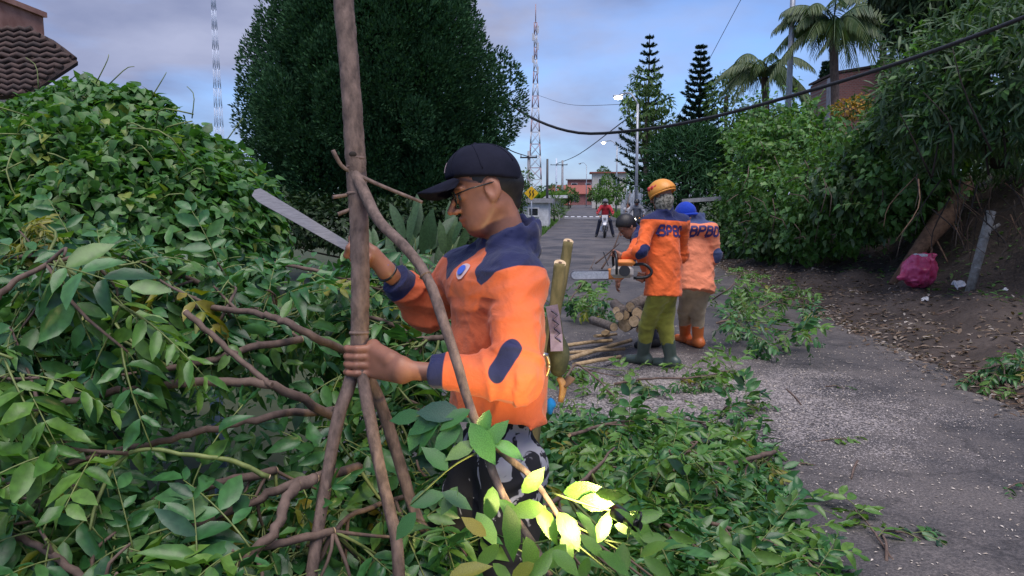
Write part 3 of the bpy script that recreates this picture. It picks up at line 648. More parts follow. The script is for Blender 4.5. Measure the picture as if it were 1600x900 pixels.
# ------------------------------------------------------------------ buildings
def window(root, c, w, h, ax, nrm_, glass='window_dark'):
    """frame, sill and pane on a wall: ax = along wall, nrm_ = outward"""
    ax = Vector(ax); nn = Vector(nrm_); rot = Matrix((ax, nn, Vector((0,0,1)))).transposed(); c = Vector(c)
    f = MB()
    for sx in (-1,1): f.box(c+ax*(sx*w/2), (.09,.12,h+.09), rot)
    for sz in (-1,1): f.box(c+Vector((0,0,sz*h/2)), (w-.09,.11,.09), rot)
    fo = f.build('window', 'white_paint', root); MB().box(c-nn*.0, (w-.09,.03,h-.09), rot).build('pane', glass, fo); return fo
def house(name, label, c, w, d, h, wallm, roofm, rise=1.6, over=.5, wins=(), rz=0.0, flat=False, door=None):
    root = thing(name, label, 'house', c, rz=rz); M = root.matrix_basis; T = lambda v: M @ Vector(v); R3 = M.to_3x3()
    MB().box(T((0,0,h/2)), (w,d,h), R3).build('wall', wallm, root)
    if flat:
        m = MB(); m.box(T((0,0,h+.12)), (w+over*2,d+over*2,.24), R3); m.build('roof', roofm, root)
    else:
        m = MB(); a = [T((-w/2-over,-d/2-over,h-.05)),T((w/2+over,-d/2-over,h-.05)),T((w/2+over,d/2+over,h-.05)),T((-w/2-over,d/2+over,h-.05))]; rl = [T((-w/2+d*.3,0,h+rise)),T((w/2-d*.3,0,h+rise))]
        up = Vector((0,0,.14)); vs = a+rl+[v-up for v in a]; m.add(vs, [(0,1,5,4),(2,3,4,5),(3,0,4),(1,2,5),(1,0,6,7),(2,1,7,8),(3,2,8,9),(0,3,9,6),(6,9,8,7)]); m.build('roof', roofm, root)
    for (x, z, ww, wh) in wins: window(root, T((x,-d/2-.03,z)), ww, wh, R3@Vector((1,0,0)), R3@Vector((0,-1,0)))
    if door: 
        dd = MB().box(T((door[0],-d/2-.03,1.05)), (1.0,.08,2.1), R3).build('door', 'wall_brickred', root)
    return root
# house roof, top left, behind the vine mound
def left_house():
    c = AT(-60, 9.5, 0); root = thing('house', 'brown tiled house roof with pale terracotta ridge parapet behind the vine mound', 'house', (c.x-2.2, c.y+2.5, 0))
    a = P(-40,135,9.2); e1 = P(112,95,9.2); r1 = P(58,62,9.6); r0 = P(-60,40,9.6)
    MB().box((c.x-2.0,c.y+3.0,1.45), (3.6,4.4,2.9)).build('wall', 'wall_cream', root)
    # sloping hip of shaped tile courses
    roof = MB().add([P(-160,150,9.0),P(40,150,9.0),P(122,96,9.9),P(50,50,9.9),P(-160,50,9.9)]+[P(-160,156,9.05),P(40,156,9.05),P(122,102,9.95)], [(0,1,2,3,4),(5,6,1,0),(6,7,2,1)]).build('roof', 'roof_brown', root)
    for k in range(13):
        t = k/12; y0 = 150-100*t; d = 8.97+.9*t; xr = np.interp(y0, [50,96,150], [50,116,38]); pts = [P(x, y0, d) for x in np.linspace(-160, xr, 24)]
        pts = [p+Vector((0,0,.03*((i+k)%2)+.02)) for i, p in enumerate(pts)]; MB().tube(pts, .035, 5).build('tile', 'roof_brown', root)
    rg = [P(116,94,9.9),P(98,80,9.9),P(80,67,9.9),P(58,56,9.9)]; MB().tube(rg, .05, 6).build('ridge_tile', 'roof_brown', root)
    b = MB(); R3 = Matrix.Rotation(rad(5),3,'Z'); t = P(52,25,9.7); t = t-Vector((.62,0,0)); b.box((t.x-1.4,t.y+.5,t.z+.02), (2.8,1.0,.46), R3); b.build('parapet', 'terracotta', root)
    MB().box((t.x-1.4,t.y+.47,t.z+.28), (2.9,1.1,.07), R3).build('coping', 'terracotta', root)
    for k in range(4): q = t + R3@Vector((-.42-.62*k,-.012,.02)); MB().box(q, (.035,.02,.46), R3).build('panel_joint', 'roof_brown', root)
left_house()
gA = lambda px, d: AT(px, d, gz(d)-.06)
house('house', 'low pink house closing the end of the road', gA(893,205), 15, 8, 3.0, 'wall_brickred', 'roof_red', 2.2, .6, [(-4,1.7,1.6,1.4),(1,1.7,1.6,1.4)], door=(4,))
house('house', 'two-storey dark house with flat roof above the pink house', gA(908,228), 8, 8, 7.0, 'wall_brickred', 'concrete', wins=[(-2,5.3,1.6,1.5),(2,5.3,1.6,1.5)], flat=True)
house('house', 'grey roofed house far left of the road end', gA(880,235), 9, 8, 5.4, 'wall_cream', 'concrete', wins=[(-2,4,1.6,1.4),(2,4,1.6,1.4)], flat=True)
house('house', 'cream upper house with flat terrace roof on the right beyond the shrubs', gA(951,150), 6.5, 7, 6.6, 'wall_cream', 'roof_red', wins=[(-1.4,4.9,1.3,1.4),(1.3,4.9,1.3,1.4)], flat=True, over=.5)
house('house', 'small white hut with grey roof beside the yellow sign', gA(826,48), 2.6, 3.0, 1.55, 'white_paint', 'concrete', wins=[(.4,1.0,.6,.5)], flat=True, over=.25)
house('house', 'pale open shed with flat white roof behind the banana plants', gA(846,66), 3.2, 3.0, 1.9, 'wall_cream', 'white_paint', wins=[(.5,1.1,.7,.6)], flat=True, over=.6)
def brick_house():
    c = AT(1352, 28, 2.0); root = thing('house', 'red brick house wall above the bank behind the yellow bush', 'house', c); M = Matrix.Translation(c)
    z1 = ZT(118,28)-2; z0 = 0; T = lambda v: Vector(v)+c
    m = MB(); m.prism([T((-1.25,0,0)),T((1.25,0,0)),T((1.25,0,z1-.05)),T((.2,0,z1+.1)),T((-1.25,0,z1-.12))], (0,0,0), (0,3,0)); m.build('wall', 'brick', root)
    m = MB(); m.prism([T((-1.32,-.05,z1-.10)),T((.2,-.05,z1+.13)),T((1.32,-.05,z1-.02)),T((1.32,-.05,z1+.06)),T((.2,-.05,z1+.21)),T((-1.32,-.05,z1-.02))], (0,0,0), (0,3.1,0)); m.build('coping', 'roof_brown', root)
    MB().box(T((-1.3,.3,(z1-.2)/2)), (.14,.5,z1-.2)).build('corner_post', 'concrete', root)
brick_house()
def truck():
    c = gA(884,150); root = thing('truck', 'small red truck parked at the far end of the road on the left', 'truck', c); T = lambda v: Vector(v)+c
    MB().box(T((0,0,1.5)), (2.1,4.0,1.9), None, .06).build('cargo_box', 'roof_red', root); MB().box(T((0,-2.6,1.25)), (1.95,1.2,1.5), None, .12).build('cab', 'roof_red', root)
    MB().box(T((0,-3.22,1.55)), (1.6,.04,.6)).build('windscreen', 'window_dark', root)
    for sx in (-.9,.9):
        for y in (-2.4,1.3): MB().torus(T((sx,y,.42)), (1,0,0), .3, .12, 16, 6).build('wheel', 'black_rubber', root)
        MB().ball(T((sx*.75,-3.22,.85)), (.13,.05,.13)).build('headlight', 'white_paint', root)
truck()
# ------------------------------------------------------------------ towers and poles
def lattice(name, label, base, top_z, w0, w1, mats, bays, panels=True):
    root = thing(name, label, 'tower', base); zs = np.linspace(0, top_z, bays+1); W = [w0+(w1-w0)*min(1, t*1.25) for t in np.linspace(0,1,bays+1)]; b = Vector(base)
    for k in range(bays):
        m = MB(); z0, z1 = zs[k], zs[k+1]; a0, a1 = W[k]/2, W[k+1]/2; r = max(.09, w0*.022)
        c0 = [Vector((x*a0,y*a0,z0)) for x,y in ((-1,-1),(1,-1),(1,1),(-1,1))]; c1 = [Vector((x*a1,y*a1,z1)) for x,y in ((-1,-1),(1,-1),(1,1),(-1,1))]
        for i in range(4):
            m.tube([b+c0[i], b+c1[i]], r*1.4, 4); m.tube([b+c0[i], b+c1[(i+1)%4]], r*.7, 4); m.tube([b+c0[(i+1)%4], b+c1[i]], r*.7, 4); m.tube([b+c1[i], b+c1[(i+1)%4]], r*.7, 4)
        m.build('lattice_section', mats[k%len(mats)], root)
    MB().tube([b+Vector((0,0,top_z)), b+Vector((0,0,top_z*1.1))], r*1.6, 5).build('antenna_rod', mats[0], root)
    if panels:
        for z, s in ((.74,1),(.8,-1),(.87,1),(.92,-1),(.96,1)): MB().box(b+Vector((s*.9,-.9,top_z*z)), (.7,.4,2.6)).build('antenna_panel', 'tower_white', root)
    return root
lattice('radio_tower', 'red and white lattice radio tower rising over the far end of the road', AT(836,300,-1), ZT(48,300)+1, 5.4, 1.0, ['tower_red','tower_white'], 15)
lattice('radio_tower', 'thin mast far off left of the dark cypress, haze painted into its pale grey', AT(347,320,-1), ZT(-60,320), 3.2, 1.2, ['haze_grey'], 13, False)
def pole(name, label, px, d, ztop, r, matname, cross=(), cat='pole', zb=None, group=None):
    c = AT(px, d, (gz(d)-.08) if zb is None else zb); root = thing(name, label, cat, c, group); MB().tube([c, Vector((c.x,c.y,ztop))], [r*1.25, r*.8], 10).build('shaft', matname, root)
    for z, w in cross:
        MB().box((c.x,c.y-.12,z), (w,.09,.1)).build('cross_arm', 'dark_metal', root)
        for s in (-.45,0,.45): MB().tube([(c.x+s*w,c.y-.12,z+.05),(c.x+s*w,c.y-.12,z+.2)], .045, 6).build('insulator', 'concrete', root)
    return c, root
pole('utility_pole', 'dark slim pole with a white band beside the left verge', 855, 50, ZT(250,50), .085, 'dark_metal')
cq = AT(855,50,0); MB().tube([(cq.x,cq.y,.22),(cq.x,cq.y,.62)], .12, 10).build('white_band', 'white_paint', bpy.data.objects['utility_pole']).matrix_parent_inverse = Matrix()
pole('utility_pole', 'grey utility pole with cross arm at the cypress edge', 826, 55, ZT(238,55), .12, 'concrete', [(ZT(248,55),1.2)])
pole('utility_pole', 'grey concrete utility pole with cross arm left of the road end', 878.5, 100, ZT(252,100), .16, 'concrete', [(ZT(259,100),1.3)])
pole('utility_pole', 'distant pale utility pole with wide cross arm', 869, 130, ZT(249,130), .14, 'haze_grey', [(ZT(259,130),2.0)])
emitter('lamp_glow', (1,.93,.8), 14.0)
def street_lamp(label, px, d, lx, ly, lit=True):
    c = AT(px, d, gz(d)-.08); root = thing('street_lamp', label, 'street lamp', c, 'street lamps along the right side of the road'); e = P(lx, ly, d*1.0); top = Vector((c.x,c.y,e.z-.5))
    MB().tube([c, top], [.11,.07], 10).build('shaft', 'grey_metal', root)
    arm = spline([top, Vector((c.x+(e.x-c.x)*.35, c.y+(e.y-c.y)*.35, e.z+.12)), Vector((c.x+(e.x-c.x)*.75, c.y+(e.y-c.y)*.75, e.z+.16)), e+Vector((0,0,.1))], 10); MB().tube(arm, .05, 8).build('arm', 'grey_metal', root)
    MB().box(e+Vector((0,0,.08)), (.6,.28,.12), None, .05).build('lamp_head', 'grey_metal', root); MB().ball(e-Vector((0,0,.03)), (.24,.16,.1)).build('lens', 'lamp_glow' if lit else 'concrete', root)
street_lamp('lit street lamp against the leafy tree, nearest of the lamps along the road', 994, 45, 966, 152)
street_lamp('lit street lamp on a curved arm above the cream house', 963, 90, 943, 223)
street_lamp('unlit far street lamp near the end of the road', 916, 170, 906, 256, False)
cq, rt = pole('street_pole', 'tall grey steel pole rising from the vine thicket on the right', 1226, 22, 9.8, .078, 'grey_metal', zb=bank_z(6.1,21.8))
MB().tube([(cq.x,cq.y,8.8),(cq.x+.25,cq.y,9.6),(cq.x+.9,cq.y,9.9)], .03, 8).build('arm', 'grey_metal', rt)
def sign():
    c = AT(830.5, 40, gz(40)-.06); root = thing('road_sign', 'yellow diamond warning sign with black curved mark on the left verge', 'sign', c); z = ZT(302,40)
    MB().tube([c, (c.x,c.y,z+.1)], .04, 8).build('post', 'grey_metal', root); s = .37
    MB().prism([(c.x-s,c.y-.06,z),(c.x,c.y-.06,z-s),(c.x+s,c.y-.06,z),(c.x,c.y-.06,z+s)], (0,0,0), (0,.02,0)).build('plate', 'sign_yellow', root)
    for dx in (-.07,.09): MB().tube([(c.x+dx-.03,c.y-.07,z-.17),(c.x+dx+.03,c.y-.07,z-.05),(c.x+dx-.03,c.y-.07,z+.06),(c.x+dx+.02,c.y-.07,z+.17)], .03, 6).build('symbol', 'sign_black', root)
sign()
def cable(name, label, pts, r, n=40, cat='cable'): return tag(MB().tube(spline(pts, n), r, 7).build(name, 'cable_black'), label, cat)
cable('power_cable', 'thick black twisted cable sagging across the road from upper right', [P(1720,-30,5.5),P(1600,27,6.0),P(1400,100,7.2),P(1230,152,8.6),P(1100,186,10.2),P(1000,203,12),P(900,207,14.2),P(825,181,16.5),P(770,140,18.5)], np.linspace(.0165,.03,40))
for i,(a,b,sag,lab) in enumerate([(P(1160,-5,30),P(1010,260,48),.3,'thin wire slanting down from the top right to the lit lamp pole'),(P(838,148,120),P(1000,162,60),.8,'thin wire crossing the sky right of the radio tower'),(P(826,245,55),P(700,150,22),.4,'thin wire running to the pole at the cypress edge'),(P(869,256,130),P(1000,170,46),.6,'thin wire strung to the far pole with wide cross arm')]):
    m = (a+b)/2-Vector((0,0,sag)); cable('wire', lab, [a,m,b], .012+.010*i, 16, 'wire')
# ------------------------------------------------------------------ trees and thickets
def lobe_leaves(lobes, kind, size, dens, width=1.0, shell=.35, droop=.35, out=.8, cull=True, noise_amp=.18):
    """leaves over the surfaces of a group of lobes (c, (rx,ry,rz)); those buried deep in another lobe are dropped"""
    P_, A0, U0 = [], [], []
    for c, r in lobes:
        c = np.array(c, float); r = np.array(r, float); area = 4*math.pi*((r[0]*r[1])**1.6/3+(r[0]*r[2])**1.6/3+(r[1]*r[2])**1.6/3)**(1/1.6)
        n = max(8, int(area*dens)); d = rdir(n); k = 1-shell*RNG.random(n)**1.6; k = k*(1+noise_amp*(2*vnoise((d*2.2+c*.37).astype(np.float32), 1.7)-1))
        P_.append(c+d*r*k[:,None]); A0.append(d); 
    p = np.concatenate(P_); d = np.concatenate(A0)
    if cull and len(lobes) > 1:
        keep = np.ones(len(p), bool)
        for c, r in lobes: keep &= np.linalg.norm((p-np.array(c))/np.array(r), axis=1) > .62
        p, d = p[keep], d[keep]
    n = len(p); ax = unit(d*out + rdir(n)*.75 + np.array([0,0,-droop])); up = unit(d*.6+np.array([0,0,.7])+rdir(n)*.5)
    s = RNG.uniform(.65,1.25,n)*size
    return leaf_cloud(kind, p, ax, up, s, width)
def foliage(name, lobes, kind, size, dens, matname, parent, **kw):
    V, F = lobe_leaves(lobes, kind, size, dens, **kw); return link(name, npmesh(name, world_to(parent, V), F, matname), parent)
def limbs(mb, base, top, r, targets, n=8):
    base, top = Vector(base), Vector(top); mid = (base+top)/2+Vector((random.uniform(-.1,.1),random.uniform(-.1,.1),0))
    mb.tube(spline([base,mid,top], 8), [r,r*.8,r*.5], n, jitter=.06)
    for t in targets:
        t = Vector(t); f = random.uniform(.45,.95); s = base.lerp(top, f); mb.tube(spline([s, s.lerp(t,.5)+Vector((0,0,-.12)), t], 6), [r*.42,r*.25,r*.1], 6)
def tree(name, label, base, crown_lobes, kind, size, dens, leafm, r=.15, bark='dark_bark', group=None, trunk_top=None, **kw):
    root = thing(name, label, 'tree', base, group); m = MB(); cs = [Vector(c) for c, _ in crown_lobes]; top = Vector(trunk_top) if trunk_top else sum(cs, Vector())/len(cs)
    limbs(m, base, top, r, cs); m.build('trunk', bark, root); foliage('crown', crown_lobes, kind, size, dens, leafm, root, **kw); return root
# dark cypress, upper left of centre
def cypress():
    d0 = 16.0; c = AT(600, d0, gz(16)-.06); root = thing('cypress_tree', 'huge dark green cypress with puffy foliage behind the man in the cap', 'tree', c)
    prof = [(-330,545,640),(-200,500,690),(-80,462,730),(0,440,752),(60,412,778),(120,400,796),(165,386,820),(195,362,818),(235,378,800),(275,400,802),(310,420,812),(340,430,800)]
    lob = []; sprays = []
    ysamp = np.array([p[0] for p in prof]); xl = np.array([p[1] for p in prof]); xr = np.array([p[2] for p in prof])
    px2m = d0/FPX
    for k in range(165):
        py = -330+660*(k+RNG.random())/165; l_, r_ = np.interp(py, ysamp, xl), np.interp(py, ysamp, xr); cx, hw = (l_+r_)/2, (r_-l_)/2*px2m; th = (k*2.39996)%(2*math.pi)
        if math.sin(th) > .55: th = -th
        rr = RNG.uniform(.36,.78); rad_ = max(hw-rr*.72, .1)*(.76+.28*RNG.random()); o = AT(cx, d0, ZT(py, d0)); od = np.array([math.cos(th)*CR.x+math.sin(th)*CF.x*.8, math.cos(th)*CR.y+math.sin(th)*CF.y*.8, .5])
        lob.append((np.array([o.x,o.y,o.z])+od*np.array([rad_,rad_,0]), np.array([rr*.8,rr*.8,rr*1.25]), od))
    parts = []
    for k in range(150):                             # inner sprays that close the crown
        py = RNG.uniform(-330,330); l_, r_ = np.interp(py, ysamp, xl), np.interp(py, ysamp, xr); hw = (r_-l_)/2*px2m; o = AT((l_+r_)/2, d0, ZT(py, d0)); th = RNG.uniform(0,6.28); q = np.array([o.x,o.y,o.z])+np.array([math.cos(th),math.sin(th),0])*hw*RNG.uniform(.1,.62); n = 520; d = rdir(n); parts.append(leaf_cloud('small', q+d*np.array([.6,.6,.7])*RNG.random((n,1))**.5, unit(d+np.array([0,0,.4])), rdir(n), RNG.uniform(.1,.22,n), 1.1))
    for q, r, od in lob:
        n = int(2900*(r[0]/.6)**2); d = rdir(n); bump = vnoise((d*2.6+q*.7).astype(np.float32), 1.9); k = (1-.16*RNG.random(n)**1.3)*(.8+.38*bump); p = q+d*r*k[:,None]; ax = unit(d*.8+od*.5+rdir(n)*.45+np.array([0,0,.35])); parts.append(leaf_cloud('small', p, ax, unit(d+rdir(n)*.6), RNG.uniform(.04,.1,n), 1.0))
    V, F = merge(parts); link('crown', npmesh('crown', world_to(root, V), F, 'cypress_leaf'), root)
    m = MB(); top = AT(600,d0,7.5); limbs(m, c, top, .3, [Vector(l[0]) for l in lob[::9]]); m.build('trunk', 'dark_bark', root)
cypress()
# vine mound on the left
def vine_mound():
    root = thing('vine_mound', 'rounded mound of heart-leaved vines smothering a hedge beside the house', 'vines', AT(180,4.6,-.06))
    out_ = [(-60,205),(0,190),(60,140),(110,105),(160,105),(230,140),(300,185),(350,215),(385,265),(400,310),(390,350)]
    lob = []
    for px, py, d, r in [(-40,330,4.5,.5),(30,298,4.6,.45),(90,240,4.7,.4),(135,205,4.7,.34),(185,230,4.7,.4),(245,272,4.6,.42),(305,302,4.5,.4),(352,335,4.4,.34),(120,310,4.2,.55),(220,330,4.1,.48),(310,360,4.1,.4),(30,370,4.0,.5),(150,400,3.9,.55),(270,420,3.9,.45),(370,390,4.3,.3),(-60,430,3.8,.6),(128,165,4.8,.2),(70,200,4.8,.25),(215,180,4.7,.2)]:
        q = P(px,py,d); lob.append((tuple(q), (r, r*.85, r*.9)))
    V, F = lobe_leaves(lob, 'heart', .064, 1000, width=1.0, shell=.3, droop=.75, out=.55, noise_amp=.12)
    nv = len(TPL['heart'][0]); n = len(V)//nv; C = V.reshape(n,nv,3).mean(1)
    # leaves one can pick apart: the nearest to the camera
    cp = C-np.array([0,0,CAMZ]); dep = cp@np.array(CF); order = np.argsort(dep+RNG.uniform(0,.5,n)); big = set(order[:290].tolist())
    rest = np.array([i for i in range(n) if i not in big]); tv, tt, tq = TPL['heart']
    Vr = V.reshape(n,nv,3)[rest].reshape(-1,3); off = (np.arange(len(rest))*nv)[:,None,None]
    o = link('foliage', npmesh('foliage', world_to(root, Vr), [(tt[None]+off).reshape(-1,3),(tq[None]+off).reshape(-1,4)], 'vine_leaf'), root); o['kind'] = 'stuff'
    Vb = V.reshape(n,nv,3)
    shared = [npmesh('leaf', tv*np.array([1,RNG.uniform(.85,1.15),RNG.uniform(.5,1.6)]), [tt,tq], 'vine_leaf') for _ in range(8)]
    for i in big:
        v = Vb[i]; x = v[-1]-v[0]; s = np.linalg.norm(x); ax = Vector(x).normalized(); yv = Vector(v[3]-v[1]).normalized(); zv = ax.cross(yv).normalized(); yv = zv.cross(ax); M = Matrix((ax,yv,zv)).transposed().to_4x4(); M = Matrix.Translation(Vector(v[0])) @ M @ Matrix.Scale(s,4)
        lf = link('leaf', shared[i%8], root); lf.matrix_basis = root.matrix_basis.inverted() @ M
    m = MB()
    for k in range(46):
        a = P(random.uniform(-20,380), random.uniform(170,400), random.uniform(3.7,4.4)); b = a+Vector((random.uniform(-.3,.3),random.uniform(-.2,.2),random.uniform(-.5,.1))); m.tube(spline([a,(a+b)/2+Vector((random.uniform(-.1,.1),-.1,.06)),b],6), .004, 4)
    for px,py,dx,dy in [(150,110,20,-25),(170,112,40,-8),(235,135,25,-22),(350,205,30,-20),(300,165,-8,-30),(60,120,-20,-30)]:
        a = P(px,py+20,4.6); b = P(px+dx,py+dy,4.6); m.tube(spline([a,(a+b)/2+Vector((.03,0,.04)),b],6), [.004,.002], 4)
    tag(m.build('vine_stems', 'green_stem', root), kind='stuff')
    m = MB(); limbs(m, AT(150,4.9,-.06), P(150,230,4.9), .06, [P(20,300,4.7),P(300,320,4.7),P(230,240,4.8),P(60,220,4.9)]); m.build('stems', 'dark_bark', root)
vine_mound()
tag(MB().tube([AT(325,4.0,-.05), P(325,405,4.0)], [.035,.03], 10).build('painted_post', 'blue_paint'), 'pale blue post glimpsed through the branches below the vine mound', 'post')
def lobes_px(lst): return [(tuple(P(x,y,d)), (rx*d/FPX, ry_, rz*d/FPX)) for x,y,d,rx,rz,ry_ in lst]
# tall lance-leaved plants in front of the man's face, by the verge
def lance_plant(label, px, py, d, n, L, zb=None):
    b = AT(px, d, gz(d)-.05); root = thing('broadleaf_plant', label, 'plant', b); m = MB()
    for k in range(n):
        top = P(px+random.uniform(-50,50), py+random.uniform(-10,60), d+random.uniform(-.3,.3)); mid = b.lerp(top,.6)+Vector((random.uniform(-.06,.06),0,.05)); m.tube(spline([b+Vector((random.uniform(-.1,.1),random.uniform(-.1,.1),0)), mid, top],6), [.012,.006], 5)
        ax = (top-mid).normalized()+Vector((random.uniform(-.3,.3),random.uniform(-.3,.3),random.uniform(-.25,.2))); V, F = leaf_cloud('blade', np.array([top]), np.array([ax]), np.array([[random.uniform(-.6,.6),-.8,.5]]), np.array([L*random.uniform(.7,1.2)]), 1.1)
        link('leaf', npmesh('leaf', world_to(root, V), F, 'bamboo_leaf'), root)
    m.build('stem', 'green_stem', root)
lance_plant('tall lance-leaved plant seen just past the cap brim', 668, 372, 9.0, 16, .5)
lance_plant('lance-leaved plant in the dark gap right of the pole', 600, 380, 9.5, 12, .42)
tree('dark_hedge', 'dark hedge filling the gap under the cypress behind the heap', AT(500,13,gz(13)), lobes_px([(400,350,13,60,50,.7),(470,345,13,60,44,.7),(540,350,13,60,46,.7),(610,352,13,56,44,.7),(680,350,13.5,50,44,.6),(730,345,14,40,40,.6)]), 'small', .13, 260, 'dark_leaf', .05, shell=.5, droop=.3)
# right-hand trees
tree('leafy_tree', 'tall airy leafy tree standing at the lit street lamp', AT(1010,46,gz(46)), lobes_px([(1010,125,46,24,20,1.0),(990,150,46,20,16,.9),(1028,160,46,24,20,1.0),(1000,180,46,26,16,1.0),(1040,190,46,14,14,.7),(1012,205,46,26,14,1.0),(1018,232,46,20,16,.9),(978,165,46,10,9,.5)]), 'small', .30, 34, 'far_leaf', .16, shell=.6, width=1.0, droop=.6)
tree('casuarina_bush', 'dense dark green rounded casuarina behind the helmeted worker', AT(1075,23,gz(23)), lobes_px([(1075,245,23,52,46,1.1),(1045,250,23,34,40,.9),(1108,255,23,32,44,.9),(1070,290,22.5,58,36,1.0),(1090,215,23,32,20,.7),(1062,222,23,30,22,.7),(1030,300,22.6,24,30,.7)]), 'lance', .26, 230, 'casuarina_leaf', .14, shell=.45, width=.9, droop=-.5, out=.5)
tree('small_tree', 'small dark leafy tree between the palms and the pines', AT(1130,30,1.5), lobes_px([(1132,140,30,26,24,.9),(1118,165,30,18,18,.7),(1148,175,30,22,22,.8),(1140,120,30,14,12,.5)]), 'small', .2, 60, 'far_leaf', .1, shell=.6, droop=.5)
tree('roadside_shrub', 'bright green shrub hanging over the right verge far along the road', AT(953,62,gz(62)), lobes_px([(950,295,62,18,16,1.2),(940,305,66,12,12,1.0),(962,305,60,14,14,1.0),(950,280,64,10,8,.7)]), 'small', .28, 40, 'grass_blade', .08, shell=.4)
tree('roadside_shrub', 'grey-green spiky shrub beside the dark pole on the left verge', AT(866,58,gz(58)), lobes_px([(866,320,58,14,14,1.0),(872,330,56,10,8,.8),(858,328,56,9,8,.7)]), 'lance', .5, 22, 'far_leaf', .07, shell=.6, droop=-.3)
tree('roadside_tree', 'small green tree beside the cypress above the yellow sign', AT(818,44,gz(44)), lobes_px([(812,300,44,14,26,.9),(822,280,44,10,14,.6),(806,330,44,14,20,.8)]), 'small', .22, 60, 'far_leaf', .1, shell=.5)
for i,(px,py,d,rx,lab) in enumerate([(888,302,140,12,'round dark tree left of the road end'),(866,300,90,14,'leafy banana clump behind the concrete pole'),(846,303,80,14,'low tree over the white shed'),(932,300,130,10,'dark bush right of the road end'),(943,268,180,8,'dark narrow tree behind the unlit lamp'),(1000,285,75,22,'tangled pale green bushes behind the white fence')]):
    tree('far_tree', lab, AT(px,d,gz(d)), lobes_px([(px,py,d,rx,rx*.8,1.5),(px-rx*.7,py+6,d,rx*.7,rx*.6,1.2),(px+rx*.7,py+5,d,rx*.7,rx*.6,1.2)]), 'small', .35+.002*d, 14, 'far_leaf', .12, group='far trees along the road', shell=.5)
def norfolk(label, px, d, ytop, ybot, hw):
    b = AT(px,d,gz(d)); zt = ZT(ytop,d); root = thing('norfolk_pine', label, 'tree', b); top = Vector((b.x,b.y,zt)); MB().tube([b, top], [.2,.03], 7).build('trunk', 'dark_bark', root)
    z0 = ZT(ybot,d); nw = 19; parts = []; bm = MB()
    for k in range(nw):
        t = k/(nw-1); z = z0+(zt-z0)*t*.97; L_ = hw*d/FPX*(1-t*.88)*random.uniform(.7,1.2)
        for j in range(7):
            an = j*math.pi/3+k*.5+random.uniform(-.2,.2); dv = np.array([math.cos(an),math.sin(an),0]); s = np.linspace(.1,1,14); pts = np.array([b.x,b.y,z])+dv*L_*s[:,None]+np.array([0,0,1])*(L_*(-.12*s+.42*s*s))[:,None]
            bm.tube([Vector(p) for p in pts[::4]], [.03,.012], 4)
            pp = np.repeat(pts, 11, 0); n = len(pp); parts.append(leaf_cloud('lance', pp, unit(dv+rdir(n)*.8+np.array([0,0,.5])), rdir(n), RNG.uniform(.18,.36,n)*(1.1-t*.5), 1.6))
    tag(bm.build('branches', 'dark_bark', root), kind='stuff'); V, F = merge(parts); link('crown', npmesh('crown', world_to(root,V), F, 'pine_leaf'), root)
norfolk('tiered Norfolk pine tip showing above the leafy tree', 1010, 60, 64, 290, 52)
norfolk('slim tiered Norfolk pine standing alone in the sky', 1089, 50, 80, 250, 42)
norfolk('dark tiered Norfolk pine behind the palms', 1282, 44, 105, 230, 30)
def palm(label, px, d, ycrown, nf, L_, lean=0.0, zb=2.0):
    b = AT(px-lean,d,zb); c = P(px,ycrown,d); root = thing('palm_tree', label, 'tree', b, 'palms behind the thicket'); MB().tube(spline([b, b.lerp(c,.5)+Vector((.05,0,0)), c], 9), [.15,.11,.12], 9, jitter=.05).build('trunk', 'bark', root)
    MB().tube([c-Vector((0,0,.5)), c+Vector((0,0,.25))], [.1,.075], 8).build('crownshaft', 'green_stem', root)
    for k in range(nf):
        an = 2*math.pi*k/nf+random.uniform(-.25,.25); el = random.uniform(.15,1.2); dv = Vector((math.cos(an),math.sin(an),0)); Lk = L_*random.uniform(.85,1.1); s = np.linspace(0,1,34)
        P3 = [c+Vector((0,0,.2))+dv*(Lk*(.85*t*math.cos(el*.6)))+Vector((0,0,Lk*(math.sin(el)*t*.95-(.55+.35*math.cos(el))*t*t))) for t in s]; fr = MB().tube(P3[::3], [.025,.008], 5).build('frond', 'palm_leaf', root)
        pos = []; ax = []; up = []; sz = []
        for i in range(3,34):
            tg = (P3[i]-P3[i-1]).normalized(); sd = tg.cross(Vector((0,0,1))).normalized()
            for sg in (-1,1): pos.append(P3[i]); ax.append(sd*sg*.8+tg*.55-Vector((0,0,.55+random.uniform(0,.25)))); up.append(Vector((0,0,1))+sd*sg*.4); sz.append(.24*L_*math.sin(math.pi*(.12+.8*i/34))**.7*random.uniform(.85,1.1))
        V, F = leaf_cloud('lance', np.array(pos), np.array(ax), np.array(up), np.array(sz), .75); link('leaflets', npmesh('leaflets', world_to(root,V), F, 'palm_leaf'), fr)
palm('tallest palm with arching fronds right of the grey steel pole', 1302, 21, 52, 28, 2.1, 2)
palm('shorter palm left of the grey steel pole', 1195, 25, 122, 22, 2.0, 0)
palm('palm half hidden behind the dark overhanging tree', 1378, 27, 30, 22, 2.4, -2)
